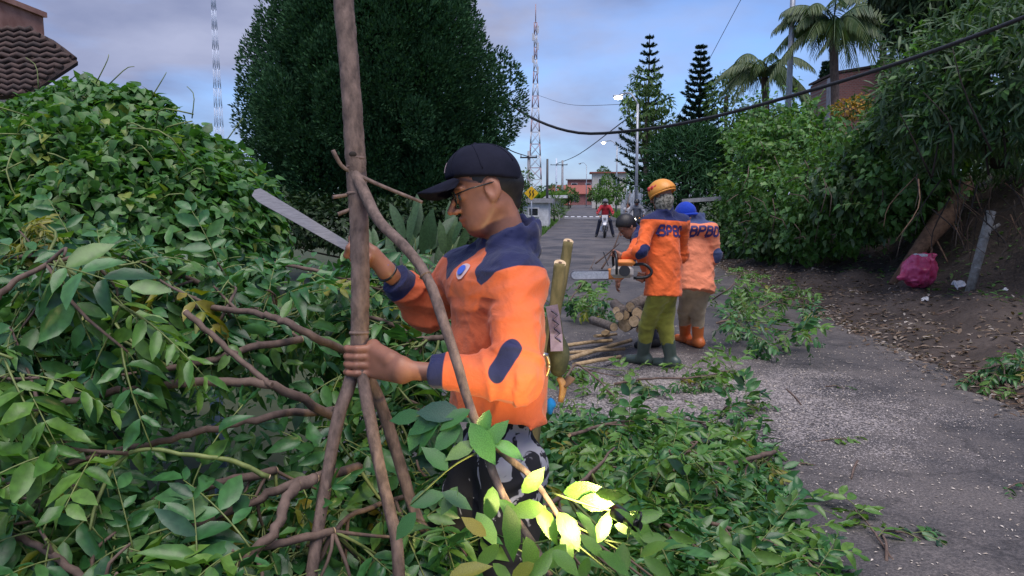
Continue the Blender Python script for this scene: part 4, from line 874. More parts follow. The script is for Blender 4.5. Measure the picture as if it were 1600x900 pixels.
# banana clumps far left of the road
def banana(label, px, d, n, L_):
    b = AT(px,d,gz(d)-.05); root = thing('banana_plant', label, 'plant', b); MB().tube([b, b+Vector((0,0,1.6))], [.16,.1], 8).build('stem', 'green_stem', root)
    for k in range(n):
        an = 2*math.pi*k/n; ax = np.array([[math.cos(an),math.sin(an),.9]]); V, F = leaf_cloud('blade', np.array([b+Vector((0,0,1.5))]), ax, np.array([[0,0,1.]]), np.array([L_]), 1.6); link('leaf', npmesh('leaf', world_to(root,V), F, 'grass_blade'), root)
banana('banana plant with drooping leaves near the white shed', 850, 72, 9, 2.2); banana('banana plant between the two far poles', 866, 84, 9, 2.4); banana('banana plant at the cypress edge', 838, 60, 8, 1.7)
# vine thicket on the right bank
def thicket():
    root = thing('vine_thicket', 'long sprawling green vine thicket covering the right-hand bank', 'vines', (6.2,16,bank_z(6.2,16)))
    lob = []
    for px,py,d,r in [(1150,330,23,.9),(1135,360,22,.6),(1165,260,23,1.2),(1185,225,22,.9),(1160,380,20,.55),(1200,300,20,1.3),(1230,235,19,1.1),(1215,370,18,.8),(1255,305,17.5,1.2),(1280,264,18,.95),(1255,225,19,.6),(1275,360,16,.75),(1310,300,15.5,1.1),(1330,264,16,.85),(1362,245,16,.55),(1340,345,14.5,.6),(1375,290,14,1.0),(1400,230,14,.9),(1310,238,17,.5),(1210,200,21,.6),(1405,330,13.2,.55),(1430,270,13,.8),(1440,200,13,.7),(1240,390,17,.4),(1310,375,15.5,.4),(1180,185,24,.4),(1245,182,20,.35),(1385,185,15,.4),(1150,215,25,.5)]:
        lob.append((tuple(P(px,py,d)), (r*RNG.uniform(.85,1.1), r, r*RNG.uniform(.7,.9))))
    o = foliage('foliage', lob, 'heart', .13, 120, 'bank_leaf', root, shell=.45, droop=.5, out=.6, noise_amp=.5); o['kind'] = 'stuff'
    o = foliage('dark_foliage', lob[1::3], 'leaflet', .17, 130, 'bamboo_leaf', root, shell=.3, droop=.6, out=.6, noise_amp=.6, width=1.2); o['kind'] = 'stuff'
    o = foliage('pale_foliage', lob[2::4], 'heart', .17, 70, 'fresh_leaf', root, shell=.25, droop=.6, out=.7, noise_amp=.6); o['kind'] = 'stuff'
    o = foliage('small_foliage', lob, 'small', .10, 110, 'far_leaf', root, shell=.2, droop=.2, out=.9, noise_amp=.4); o['kind'] = 'stuff'
    m = MB()
    for k in range(70):
        a = P(random.uniform(1150,1440), random.uniform(230,390), random.uniform(13,18)); b = a+Vector((random.uniform(-.3,.3),random.uniform(-.4,0),random.uniform(-.7,.4))); m.tube([a,(a+b)/2+Vector((.05,-.05,.05)),b], .008, 4)
    tag(m.build('stems', 'bark', root), kind='stuff')
    pos=[]; ax=[]; up=[]; sz=[]; sh = MB()          # shoots sticking out of the mass
    for k in range(260):
        c, r = lob[RNG.integers(len(lob))]; d = rdir(1)[0]; d[2] = abs(d[2])*1.2; d[1] = -abs(d[1]); a = np.array(c)+d*np.array(r)*.9; e = a+unit(d+np.array([0,0,.7])+rdir(1)[0]*.8)*RNG.uniform(.25,.75); sh.tube([Vector(a), Vector((a+e)/2+np.array([0,0,.06])), Vector(e)], .006, 4)
        for t in np.linspace(.2,1,7): pos.append(a+(e-a)*t+np.array([0,0,.06*(1-(2*t-1)**2)])); ax.append(rdir(1)[0]+d*.6-np.array([0,0,.5])); up.append(d+np.array([0,0,.8])); sz.append(RNG.uniform(.08,.17))
    V, F = leaf_cloud('heart', np.array(pos), np.array(ax), np.array(up), np.array(sz), .9); tag(link('shoot_leaves', npmesh('shoot_leaves', world_to(root,V), F, 'bank_leaf'), root), kind='stuff'); tag(sh.build('shoots', 'green_stem', root), kind='stuff')
thicket()
def bamboo():
    root = thing('bamboo_thicket', 'dark drooping bamboo-like thicket above the bare soil at far right', 'bamboo', (7.4,8.5,bank_z(7.4,8.5)))
    lob = []
    for px,py,d,r in [(1470,150,11,.9),(1520,110,10.5,.9),(1500,185,10.2,.6),(1560,150,9.8,.75),(1620,120,9.5,.9),(1600,185,9.5,.5),(1450,215,11,.55),(1545,195,10,.45),(1660,180,9.3,.7),(1470,80,11.5,.8),(1580,60,10,.9),(1680,60,9,1.0),(1430,160,11.6,.5),(1415,190,11.8,.4),(1560,225,13.5,.8),(1640,230,13,.9),(1490,240,14,.7),(1700,215,12,1.0)]: lob.append((tuple(P(px,py,d)), (r,r,r*.8)))
    o = foliage('foliage', lob, 'lance', .2, 210, 'bamboo_leaf', root, shell=.5, droop=.35, out=.6, width=1.15, noise_amp=.4); o['kind'] = 'stuff'
    o = foliage('broad_foliage', lob[:6], 'small', .12, 90, 'bank_leaf', root, shell=.3, droop=.3, out=.7, noise_amp=.35); o['kind'] = 'stuff'
    m = MB()
    for k in range(16):
        b = P(random.uniform(1440,1660), random.uniform(220,280), random.uniform(9,10.6)); t = b+Vector((random.uniform(-.6,.5),random.uniform(-.4,.4),random.uniform(.7,1.7))); m.tube(spline([b,b.lerp(t,.5)+Vector((random.uniform(-.15,.15),0,.1)),t],6), [.014,.006], 5)
    m.build('canes', 'dark_bark', root)
bamboo()
tree('overhanging_tree', 'dark overhanging tree filling the upper right corner', tuple(AT(1560,12.5,bank_z(9.,12))), lobes_px([(1440,20,12,44,34,.8),(1500,-10,11.5,60,50,.9),(1560,30,11.5,60,46,.9),(1470,70,11.5,34,26,.5),(1620,20,11,60,60,.9),(1420,-30,12,50,40,.8),(1530,75,11,50,30,.6),(1420,40,12,26,30,.5)]), 'lance', .19, 520, 'dark_leaf', .16, shell=.6, droop=.9, width=1.5, out=.4)
def yellow_bush():
    b = AT(1332,17.5,2.2); root = thing('flowering_bush', 'golden yellow flowering bush in front of the brick wall', 'bush', b); lob = lobes_px([(1330,170,17.5,28,16,.4),(1345,160,17.5,14,12,.3),(1315,176,17.5,14,12,.3)]); tag(foliage('flowers', lob, 'small', .085, 330, 'flower_yellow', root, shell=.5), kind='stuff'); tag(foliage('leaves', lob, 'small', .1, 160, 'far_leaf', root, shell=.6), kind='stuff')
    m = MB(); limbs(m, b, P(1332,178,17.5), .03, [P(1320,170,17.5),P(1345,165,17.5)]); m.build('stem', 'bark', root)
yellow_bush()
# white plank fence, far right of the road
def fence():
    root = thing('plank_fence', 'leaning white plank fence along the right verge behind the bystanders', 'fence', (3.75,41,gz(41)))
    n = 60
    for i in range(n):
        y = 40+i*.55; x = 3.85+.04*math.sin(i*1.7); h = 1.75+.16*math.sin(i*.9)+random.uniform(-.06,.06); R3 = Matrix.Rotation(random.uniform(-.05,.05),3,'X'); MB().box((x,y,gz(y)+.45+h/2), (.05,.42,h), R3).build('plank', 'white_paint', root)
    for z in (.95,1.75): MB().tube([(3.92,40,gz(40)+z),(3.92,73,gz(73)+z)], .04, 5).build('rail', 'concrete', root)
    MB().box((3.95,56.5,gz(56)+.22), (.16,33.5,.62)).build('footing', 'concrete', root)
    for y in (40.2,42.5): MB().box((3.7,y,gz(y)+1.1), (.14,.14,2.2)).build('gate_post', 'dark_metal', root)
fence()
tag(MB().box(P(1096,312,20), (1.0,.12,.1), Matrix.Rotation(rad(-4),3,'Y')).build('pale_beam', 'concrete'), 'short pale beam lying in the dark under the casuarina', 'beam')
# ------------------------------------------------------------------ cut mahogany branches
def compound(pairs, L_, leafl, leafm, bend=.35, seed=0):
    rs = np.random.default_rng(seed); xs = np.linspace(0, L_, 9); rz = -bend*L_*(xs/L_)**2; ry = rs.uniform(-.12,.12)*L_*(xs/L_)**2
    mb = MB(); mb.tube([Vector((x,y,z)) for x,y,z in zip(xs,ry,rz)], [.0028,.0014], 4)
    pos=[]; ax=[]; up=[]; sz=[]
    for k in range(pairs):
        t = .28+.7*k/(pairs-1); x = t*L_; y = np.interp(x, xs, ry); z = np.interp(x, xs, rz)
        for sg in (-1,1):
            if rs.random() < .06: continue
            pos.append((x+rs.uniform(-.008,.008),y,z)); fw = .35+.5*t; ax.append((fw+rs.uniform(-.2,.2), sg*(1.05-.35*t), -bend*t*1.3+rs.uniform(-.35,.2))); up.append((rs.uniform(-.5,.5), sg*rs.uniform(-.7,.4), 1)); sz.append(leafl*rs.uniform(.6,1.2)*(.8+.4*math.sin(math.pi*t)))
    pos, ax, up, sz = map(np.array, (pos, ax, up, sz)); pick = rs.integers(0, 4, len(pos)); wd = rs.uniform(.85,1.15)
    V, F = merge([leaf_cloud(kd, pos[mk], ax[mk], up[mk], sz[mk], wd) for kd, mk in (('leaflet', pick < 2), ('curl', pick == 2), ('wave', pick == 3)) if mk.any()])
    Vr = np.array([tuple(v) for v in mb.v]); Fr = [np.array([f for f in mb.f if len(f) == 4])]
    Va, Fa = merge([(V,F),(Vr,Fr)]); 
    me = npmesh('leaf', Va, Fa, [leafm,'green_stem']); c = np.zeros(len(me.polygons), dtype=np.int32); vi = np.zeros(len(me.polygons), dtype=np.int32); me.polygons.foreach_get('loop_start', vi)
    li = np.zeros(len(me.loops), dtype=np.int32); me.loops.foreach_get('vertex_index', li); c[li[vi] >= len(V)] = 1; me.polygons.foreach_set('material_index', c); me.update(); return me
LEAVES = {'m': [compound(5 if k%3 else 4, random.uniform(.17,.27), random.uniform(.065,.092), 'mahogany_leaf', random.uniform(.1,.8), k) for k in range(22)],
          'f': [compound(4 if k%2 else 5, random.uniform(.18,.26), random.uniform(.07,.092), 'fresh_leaf', random.uniform(.1,.5), 50+k) for k in range(6)],
          'y': [compound(4, random.uniform(.18,.24), random.uniform(.07,.09), 'yellow_leaf', .4, 80+k) for k in range(3)]}
def put_leaf(parent, pos, ax, up, scale, kind='m'):
    ax = Vector(ax).normalized(); up = Vector(up); y = up.cross(ax)
    if y.length < 1e-3: y = Vector((1,0,0)).cross(ax)
    y.normalize(); z = ax.cross(y); M = Matrix.Translation(Vector(pos)) @ Matrix((ax,y,z)).transposed().to_4x4() @ Matrix.Scale(scale,4)
    o = link('leaf', random.choice(LEAVES[kind]), parent); o.matrix_basis = parent.matrix_basis.inverted() @ M; return o
rv = lambda s: Vector((random.uniform(-s,s),random.uniform(-s,s),random.uniform(-s,s)))
class Branch:
    def __init__(s, label, pts, r0, r1, group, bark='bark', name='cut_branch', cutend=True):
        pts = [Vector(p) for p in pts]; s.root = thing(name, label, 'branch', pts[0], group); n = max(8, len(pts)*5); s.path = spline(pts, n); s.path = [p+rv(r0*.35) if 0 < i < n-1 else p for i, p in enumerate(s.path)]
        s.r = list(np.linspace(r0, r1, n)); MB().tube(s.path, s.r, 9, jitter=.07).build('stem', bark, s.root); s.n = 0
        if cutend:
            d = (s.path[0]-s.path[1]).normalized(); MB().tube([s.path[0]+d*.0005, s.path[0]+d*.003], r0*.93, 9).build('cut_face', 'cut_wood', s.root)
    def near(s, p):
        i = min(range(len(s.path)), key=lambda k: (s.path[k]-p).length); return i, (s.path[i]-p).length
    def spray(s, tip, nl, scale=1.0, kind=None, droop=.45, spread=1.0, upv=None, twig=True):
        i, dist = s.near(tip); a = s.path[i]; i2 = max(0, i-2); a = s.path[i2]
        if dist > .9: a = tip + (a-tip)*(.9/dist)
        out_ = (tip-a); out_ = out_.normalized() if out_.length > .02 else rv(1).normalized()
        if twig: MB().tube(spline([a, a.lerp(tip,.55)+rv(.03), tip], 6), [.006,.0035], 5).build('twig', 'bark' if random.random() < .6 else 'green_stem', s.root)
        for k in range(nl):
            dv = out_*.45 + rv(1).normalized()*spread + Vector((0,-.15,-droop)); u = (upv or Vector((0,-.35,.9)))+rv(.35); base = tip - out_*random.uniform(0,.08)
            kd = kind or ('m' if random.random() < .86 else ('f' if random.random() < .75 else 'y')); put_leaf(s.root, base, dv, u, scale*random.uniform(.8,1.15), kd); s.n += 1
Bp = lambda *a: [P(*q) for q in a]
GL = 'felled branches heaped on the left'; GR = 'felled branches lying on the road'
left = [Branch('long brown branch lying level across the middle of the left heap', Bp((520,650,2.3),(430,605,2.15),(330,598,2.12),(230,603,2.1),(120,625,2.1),(30,645,2.15)), .014, .009, GL),
 Branch('grey-brown branch slanting down right from below the blue post', Bp((560,560,2.6),(490,525,2.4),(440,500,2.4),(400,490,2.42),(300,478,2.5)), .014, .009, GL),
 Branch('thin branch crossing downward to join the level branch', Bp((290,488,2.2),(350,540,2.17),(400,585,2.14),(425,602,2.13)), .009, .008, GL),
 Branch('short pale branch above the level branch in the left heap', Bp((470,530,2.6),(385,545,2.45),(330,562,2.42),(235,580,2.4)), .013, .009, GL),
 Branch('long branch rising right below the level branch', Bp((520,640,2.4),(430,650,2.2),(340,668,2.17),(250,690,2.15),(110,722,2.2)), .012, .008, GL),
 Branch('short thick branch half buried low in the left heap', Bp((430,735,2.2),(335,758,2.05),(290,770,2.05),(240,782,2.1)), .012, .009, GL),
 Branch('branch with a pale fork reaching from the lower left to the three-legged pole', Bp((560,730,2.2),(495,745,2.05),(430,768,2.02),(380,790,2.0),(290,830,1.98),(215,858,2.0)), .014, .009, GL),
 Branch('stout kinked branch with orange cut knot at lower left', Bp((492,748,2.0),(465,760,1.96),(445,785,1.92),(430,828,1.88),(385,868,1.85),(335,905,1.83)), .015, .011, GL),
 Branch('thin branch at the bottom edge of the left heap', Bp((520,830,2.0),(430,850,1.9),(360,868,1.88),(260,897,1.87)), .011, .008, GL),
 Branch('thin curved green-tipped branch arching over the lower left leaves', Bp((420,745,2.0),(360,720,1.97),(300,712,1.95),(210,705,1.95),(130,770,1.93),(30,790,1.95)), .007, .004, GL, 'green_stem'),
 Branch('branch at the upper left under the vine mound', Bp((130,395,2.5),(60,400,2.5),(-60,402,2.6)), .008, .006, GL),
 Branch('drooping leafy branch at the far left edge', Bp((-60,560,1.9),(-20,480,1.95),(40,430,2.0),(140,390,2.1)), .012, .005, GL),
 Branch('leafy branch along the crest of the heap below the vines', Bp((430,500,2.9),(330,450,2.85),(220,410,2.8),(100,380,2.8)), .012, .006, GL),
 Branch('leafy branch behind the pole near the machete hand', Bp((640,470,3.2),(560,440,3.2),(480,420,3.2),(400,405,3.2)), .012, .006, GL),
 Branch('pale branch behind the far forearm of the man in the cap', Bp((700,527,2.9),(650,528,2.9),(610,505,2.95),(540,490,3.0)), .012, .007, GL),
 Branch('forked twiggy branch right of the three-legged pole', Bp((705,648,2.7),(660,640,2.65),(610,665,2.6),(560,700,2.6)), .01, .006, GL),
 Branch('thin branch low between the pole legs and the dark trousers', Bp((740,760,2.5),(660,770,2.35),(560,800,2.2),(500,850,2.1)), .01, .006, GL),
 Branch('leafy branch at the bottom left corner', Bp((180,940,1.75),(100,880,1.75),(30,840,1.8),(-40,820,1.85)), .011, .006, GL)]
def dsurf(px, py):
    t = min(max((py-330)/570, 0), 1); a = 2.75-1.0*t**.8; b = 3.4-1.35*t; w = min(max((px-380)/160, 0), 1); w = w*w*(3-2*w); return a*(1-w)+b*w
def tops(px): return np.interp(px, [-60,0,100,200,300,400,470,560,650,760], [330,330,345,350,375,400,385,385,395,430])
cnt = 0
while cnt < 180:
    px = random.uniform(-60, 740); py = random.uniform(330, 930)
    if py < tops(px)+8: continue
    void = math.exp(-((px-280)/190)**4-((py-650)/140)**4)
    if random.random() < void*.9: continue
    if px > 690 and 300 < py < 660: continue
    d = dsurf(px,py)+random.uniform(-.1,.22)+.45*void; tip = P(px,py,d); b = min(left, key=lambda q: q.near(tip)[1]+.002*q.n)
    b.spray(tip, random.choice((4,5,6)), random.uniform(.85,1.1)); cnt += 1
for px,py,d in [(50,345,2.6),(70,350,2.6),(30,360,2.55)]: left[10].spray(P(px,py,d), 5, .6, 'y')
for px,py,d,k in [(60,590,1.85,'f'),(110,700,1.85,'f'),(20,560,1.85,'f'),(90,760,1.85,'f'),(140,830,1.8,'m'),(225,500,2.0,'f'),(100,400,2.0,'m'),(200,550,2.0,'m')]: left[9 if py > 640 else 11].spray(P(px,py,d), 5, 1.05, k, droop=.8)
# deep layers of the heap: too many leaves to count
def leaf_fill(name, label, pos, size, up=(0,-.2,.8), matn='mahogany_leaf', flat=.6):
    n = len(pos); V, F = leaf_cloud('leaflet', pos, unit(rdir(n)+np.array([0,0,-.3])), unit(np.array(up)+rdir(n)*flat), RNG.uniform(.7,1.2,n)*size); return tag(link(name, npmesh(name, V, F, matn)), label, 'leaves', kind='stuff')
pts = []
while len(pts) < 4200:
    px = RNG.uniform(-120,860); py = RNG.uniform(330,1000)
    if py < tops(min(px,760))+14: continue
    void = math.exp(-((px-280)/190)**4-((py-650)/140)**4)
    d = dsurf(px, min(py,900))+.6+.6*void+RNG.random()**1.4*1.1
    q = P(px,py,d)
    if q.z > .04: pts.append(tuple(q))
leaf_fill('heap_leaves', 'dark mass of leaves deep inside the left heap', np.array(pts), .1)
# on the road, right of the man
right = [Branch('leafy branch with a bare brown stem end pointing right on the near road', [G(1210,706,.13),G(1150,722,.2),G(1080,730,.25),G(1000,745,.25)], .013, .008, GR),
 Branch('leafy branch at the lower right edge of the road heap', [G(1050,800,.15),G(1120,820,.2),G(1210,850,.15),G(1300,890,.08)], .011, .005, GR),
 Branch('leafy branch behind the lit leaves', [G(930,760,.2),G(1000,790,.25),G(1080,850,.2),G(1150,900,.15)], .011, .005, GR),
 Branch('leafy branch at the upper end of the near road heap', [G(890,680,.3),G(960,660,.25),G(1040,655,.2),G(1110,660,.12)], .011, .005, GR),
 Branch('pale-leaved branch standing up from the road heap', [G(1000,760,.15),P(1040,735,3.6),P(1070,710,3.6),P(1090,690,3.6)], .009, .004, GR),
 Branch('dark leafy branch at the foot of the man in the cap', [G(700,800,.25),P(820,800,2.6),P(900,760,2.9),P(960,700,3.3)], .011, .005, GR)]
def edge(py): return np.interp(py, [600,640,680,730,780,850,900,960], [1120,1185,1205,1235,1235,1290,1330,1370])
cnt = 0
while cnt < 165:
    py = random.uniform(655, 960); px = random.uniform(870, edge(py)-45)
    h = .05+.2*min(1,(edge(py)-px)/220.)*random.uniform(.5,1); tip = G(px, py, h)
    b = min(right, key=lambda q: q.near(tip)[1]+.003*q.n); b.spray(tip, random.choice((4,5,6)), random.uniform(.85,1.2), 'f' if random.random() < .22 else None, droop=.2, spread=1.1, upv=Vector((0,-.15,1)), twig=random.random() < .5); cnt += 1
for px,py in [(1050,700),(1090,690),(1060,730),(1100,715),(1030,720)]: right[4].spray(P(px,py,3.6), 4, .85, 'f', droop=.1)
pts = []
while len(pts) < 6500:
    py = RNG.uniform(645, 1150); px = RNG.uniform(840, edge(min(py,960))); q = G(px,py,.02+.2*RNG.random()*min(1,(edge(min(py,960))-px)/200.)); pts.append(tuple(q))
leaf_fill('heap_leaves', 'thick litter of leaves under the branches on the near road', np.array(pts), .09, (0,0,1), flat=.6)
# round the workers
far = [Branch('leafy spray in front of the green boots', [G(960,600,.1),G(1010,592,.15),G(1080,590,.15),G(1140,580,.08)], .012, .005, GR),
 Branch('big pale leafy branch lying right of the orange boots', [G(1120,505,.12),G(1170,490,.22),G(1215,470,.25),G(1262,465,.2)], .015, .006, GR),
 Branch('leafy branch behind the orange boots', [G(1110,470,.1),G(1140,450,.35),G(1160,430,.4),G(1185,425,.3)], .012, .005, GR),
 Branch('leafy branch under the chainsaw bar', [G(890,470,.1),G(910,440,.3),G(925,415,.5),G(930,400,.5)], .012, .005, GR),
 Branch('low leafy branch left of the log pile', [G(880,600,.12),G(900,570,.2),G(930,590,.15),G(960,620,.1)], .012, .005, GR),
 Branch('small leafy branch on the road beside the near heap', [G(1130,640,.03),G(1165,630,.06),G(1200,632,.04),G(1215,640,.03)], .008, .004, GR)]
def patch(b, x0, x1, y0, y1, n, h, sc=1.1, nl=(4,5), kind=None):
    for _ in range(n):
        px, py = random.uniform(x0,x1), random.uniform(y0,y1); b.spray(G(px,py,random.uniform(.05,h)), random.choice(nl), sc*random.uniform(.85,1.2), kind, droop=.3, spread=1.0, upv=Vector((0,-.3,1)), twig=random.random() < .4)
patch(far[0], 985, 1140, 585, 606, 9, .1, .85); patch(far[0], 1070, 1145, 565, 602, 7, .14, .95, (4,5), 'f')
patch(far[1], 1130, 1262, 450, 528, 20, .4, 1.15); patch(far[1], 1130, 1255, 450, 500, 8, .45, 1.2, (4,5), 'f')
patch(far[2], 1105, 1180, 420, 480, 12, .5, 1.1, (4,5), 'f'); patch(far[3], 890, 950, 430, 500, 13, .4, .95); patch(far[3], 890, 935, 450, 500, 5, .4, 1.2, (3,4), 'f')
patch(far[4], 872, 985, 575, 632, 11, .14, .9, (4,5), 'f'); patch(far[5], 1140, 1210, 622, 640, 4, .07, .9)
# sprigs strewn on the road
def sprig(label, a, b, n, sc=.9, kind='m', name='fallen_sprig', r=.006):
    br = Branch(label, [a, (Vector(a)+Vector(b))/2+Vector((0,0,.015)), b], r, .003, 'sprigs strewn on the road', name=name)
    for k in range(n):
        t = .35+.65*k/max(1,n-1); p = Vector(a).lerp(Vector(b), t)+Vector((0,0,.02)); d = (Vector(b)-Vector(a)).normalized()+rv(.9); d.z = random.uniform(-.02,.12); put_leaf(br.root, p, d, Vector((0,0,1))+rv(.25), sc*random.uniform(.8,1.1), kind)
sprig('fallen leafy sprig with upright leaves on the near road', G(1395,875,.012), G(1335,795,.05), 5, 1.0, 'f'); sprig('fallen sprig right of the upright one on the near road', G(1375,830,.012), G(1440,842,.02), 4, .85)
sprig('single flat leaf spray in the middle of the road', G(1275,690,.012), G(1335,688,.015), 3, .8, 'f'); sprig('small dark sprig on the sawdust', G(1290,604,.012), G(1320,607,.015), 2, .5)
sprig('dark green sprig at the right picture edge on the asphalt', G(1605,755,.012), G(1570,765,.02), 2, .6); sprig('small green spray at the dirt edge', G(1365,492,.04), G(1420,486,.06), 3, .9, 'f')
sprig('single pale leaf past the end of the near heap', G(1230,728,.012), G(1275,727,.015), 1, .5, 'f')
eb = Branch('dark leafy branch on the dirt at the right picture edge', [G(1640,560,.12),G(1590,565,.2),G(1540,575,.15),G(1500,575,.1)], .01, .005, GR); patch(eb, 1510, 1650, 555, 590, 12, .22, .95); patch(eb, 1570, 1640, 605, 615, 2, .08, .8, (3,4), 'f')
for i,(x0,y0,x1,y1,lab) in enumerate([(1228,608,1252,632,'short dark stick on the sawdust'),(1385,878,1378,835,'thin pale stick by the fallen sprig'),(1340,720,1330,748,'small curved twig on the asphalt'),(1170,520,1140,505,'pale stick beside the big leafy branch'),(1465,492,1540,468,'thin branch lying on the dirt shoulder'),(1375,468,1420,470,'pale stick at the foot of the bank')]):
    a, b = G(x0,y0,.012 if x0 < 1400 else .18), G(x1,y1,.02 if x0 < 1400 else .3); tag(MB().tube(spline([a,(a+b)/2+rv(.02)+Vector((0,0,.02)),b],7), [.008,.005], 6).build('stick', 'bark'), lab, 'stick', 'sticks on the ground')
# wood chips and dry leaves: beyond counting
def chips(name, label, n, fn, size, matn, kind='small', width=1.0, zoff=.012):
    pos = np.array([fn() for _ in range(n)]); ax = rdir(n)*np.array([1,1,.15]); V, F = leaf_cloud(kind, pos, ax, unit(np.array([0,0,1.])+rdir(n)*.25), RNG.uniform(.4,1.3,n)*size, width); return tag(link(name, npmesh(name, V, F, matn)), label, 'debris', kind='stuff')
def rp():
    while True:
        a, r = random.uniform(0,6.28), random.random()**.7*3.6; x, y = 1.35+math.cos(a)*r*.62, 6.3+math.sin(a)*r
        if -1.6 < x < 3.35 and y > 2.8: return (x, y, gz(y)+.03*(1-((x-.85)/2.57)**2)-.006)
chips('sawdust_chips', 'pale wood chips and sawdust scattered over the asphalt', 5200, rp, .022, 'wood_chip', width=.8)
def bp_():
    x = 3.35+abs(random.gauss(0,1.3)); y = random.uniform(4.5,26); return (x, y, bank_z(x,y)+.012)
def ep():
    x = 3.42+random.gauss(0,.16); y = random.uniform(3.5,20); return (x, y, max(gz(y)+.002, bank_z(x,y))+.012)
chips('edge_litter', 'leaf and wood litter along the broken edge of the asphalt', 1500, ep, .06, 'dry_leaf', 'leaflet')
chips('leaf_litter', 'dry leaf and twig litter over the soil of the right bank', 5200, bp_, .085, 'dry_leaf', 'leaflet')
def bp2():
    x = 5+random.random()*2.6; y = random.uniform(6,24); return (x, y, bank_z(x,y)+.02)
chips('bank_weeds', 'scattered green weeds over the soil of the right bank', 2600, bp2, .1, 'bank_leaf', 'leaflet', zoff=.03)
# ------------------------------------------------------------------ people
ORANGE = (.80,.135,.028); NAVY = (.016,.022,.085)
cloth('shirt_orange', ORANGE, NAVY); cloth('shirt_main', (.70,.15,.055), (.017,.022,.078)); cloth('shirt_faded', (.78,.24,.12), (.05,.07,.16)); cloth('shirt_faded_cuff', (.78,.24,.12))
cloth('trouser_olive', (.30,.29,.045), dirt=.25); cloth('trouser_khaki', (.46,.35,.225), dirt=.2); cloth('trouser_navy', (.018,.022,.045)); mat('cap_navy', (.006,.007,.017), (.011,.012,.026), rough=.85, scale=14, bump=.3, spec=.2)
cloth('beanie_blue', (.006,.045,.42)); mat('camo_scarf', (.10,.095,.07), (.36,.33,.26), rough=.85, scale=42, detail=2, lo=.42, hi=.56, bump=.5); cloth('red_jacket', (.4,.025,.035)); cloth('white_shirt', (.5,.5,.5)); cloth('grey_shirt', (.16,.17,.2)); cloth('sky_rag', (.01,.22,.62))
skinmat('skin', (.30,.13,.08)); mat('hair', (.008,.007,.007), (.02,.017,.016), rough=.5, scale=60)
mat('boot_green', (.05,.075,.06), (.09,.12,.1), rough=.33, scale=6); mat('boot_orange', (.62,.13,.03), (.75,.2,.05), rough=.4, scale=6); mat('letter_navy', (.03,.02,.11), rough=.7)
mat('helmet_orange', (.72,.27,.035), (.8,.36,.06), rough=.4, scale=4); mat('decal_red', (.5,.04,.03), rough=.5)
mat('badge_white', (.6,.42,.42), rough=.6); mat('badge_blue', (.05,.12,.55), rough=.6); mat('lens_glass', (.05,.06,.07), rough=.08, scale=3); mat('black_plastic', (.012,.012,.013), rough=.35, scale=20)
def camo_trouser():
    m, n, l, b = shader('trouser_camo'); t = n.new('ShaderNodeTexCoord'); nz = n.new('ShaderNodeTexNoise'); nz.inputs['Scale'].default_value = 13; nz.inputs['Detail'].default_value = 3; nz.inputs['Distortion'].default_value = 1.6; l.new(t.outputs['Object'], nz.inputs['Vector'])
    at = n.new('ShaderNodeAttribute'); at.attribute_name = 'white'; ad = n.new('ShaderNodeMath'); ad.operation = 'ADD'; l.new(nz.outputs['Fac'], ad.inputs[0]); l.new(at.outputs['Fac'], ad.inputs[1])
    r = ramp(n, [(.47,(.01,.01,.014)),(.50,(.36,.355,.39))]); l.new(ad.outputs[0], r.inputs[0]); l.new(r.outputs[0], b.inputs['Base Color']); b.inputs['Roughness'].default_value = .85
camo_trouser()
def std_legs(J, hipc, side, fL, fR, kneeout=0.0, bend=.06, fwd=None):
    """straight-ish legs from a hip centre to two foot points (Vectors on the ground); side: vector pointing to the person's left"""
    s = Vector(side).normalized(); f = Vector(fwd).normalized(); J['hipL'] = Vector(hipc)+s*.072-Vector((0,0,.03)); J['hipR'] = Vector(hipc)-s*.072-Vector((0,0,.03))
    for k, ft in (('L',fL),('R',fR)):
        a = Vector(ft)+Vector((0,0,.09)); J['ank'+k] = a; J['knee'+k] = J['hip'+k].lerp(a,.5)+f*bend; J['toe'+k] = Vector(ft)+f*.17+Vector((0,0,.045))
def lips_attr(J):
    c, f, r, u = headframe(J); return lambda p: np.clip(1.6-np.linalg.norm((p-(c+f*.082+u*-.062))/np.array([.02,.02,.02]), axis=1), 0, 1)*.8
def hair_sdf(J, o=.007, low=-.02):
    c, f, r, u = headframe(J); s = J.get('hs',1.0); e = ell(c+(f*-.014+u*.034)*s, ((.096+o)*s,(.077+o)*s,(.09+o)*s), (f,r,u)); b = plane(c+(f*.05+u*.03)*s, nrm(f*.55-u*.5)); 
    return cut(U([e, cone(c+(-f*.07+u*0)*s, c+(-f*.062-u*.05)*s, .045*s, .03*s)], .03), b)
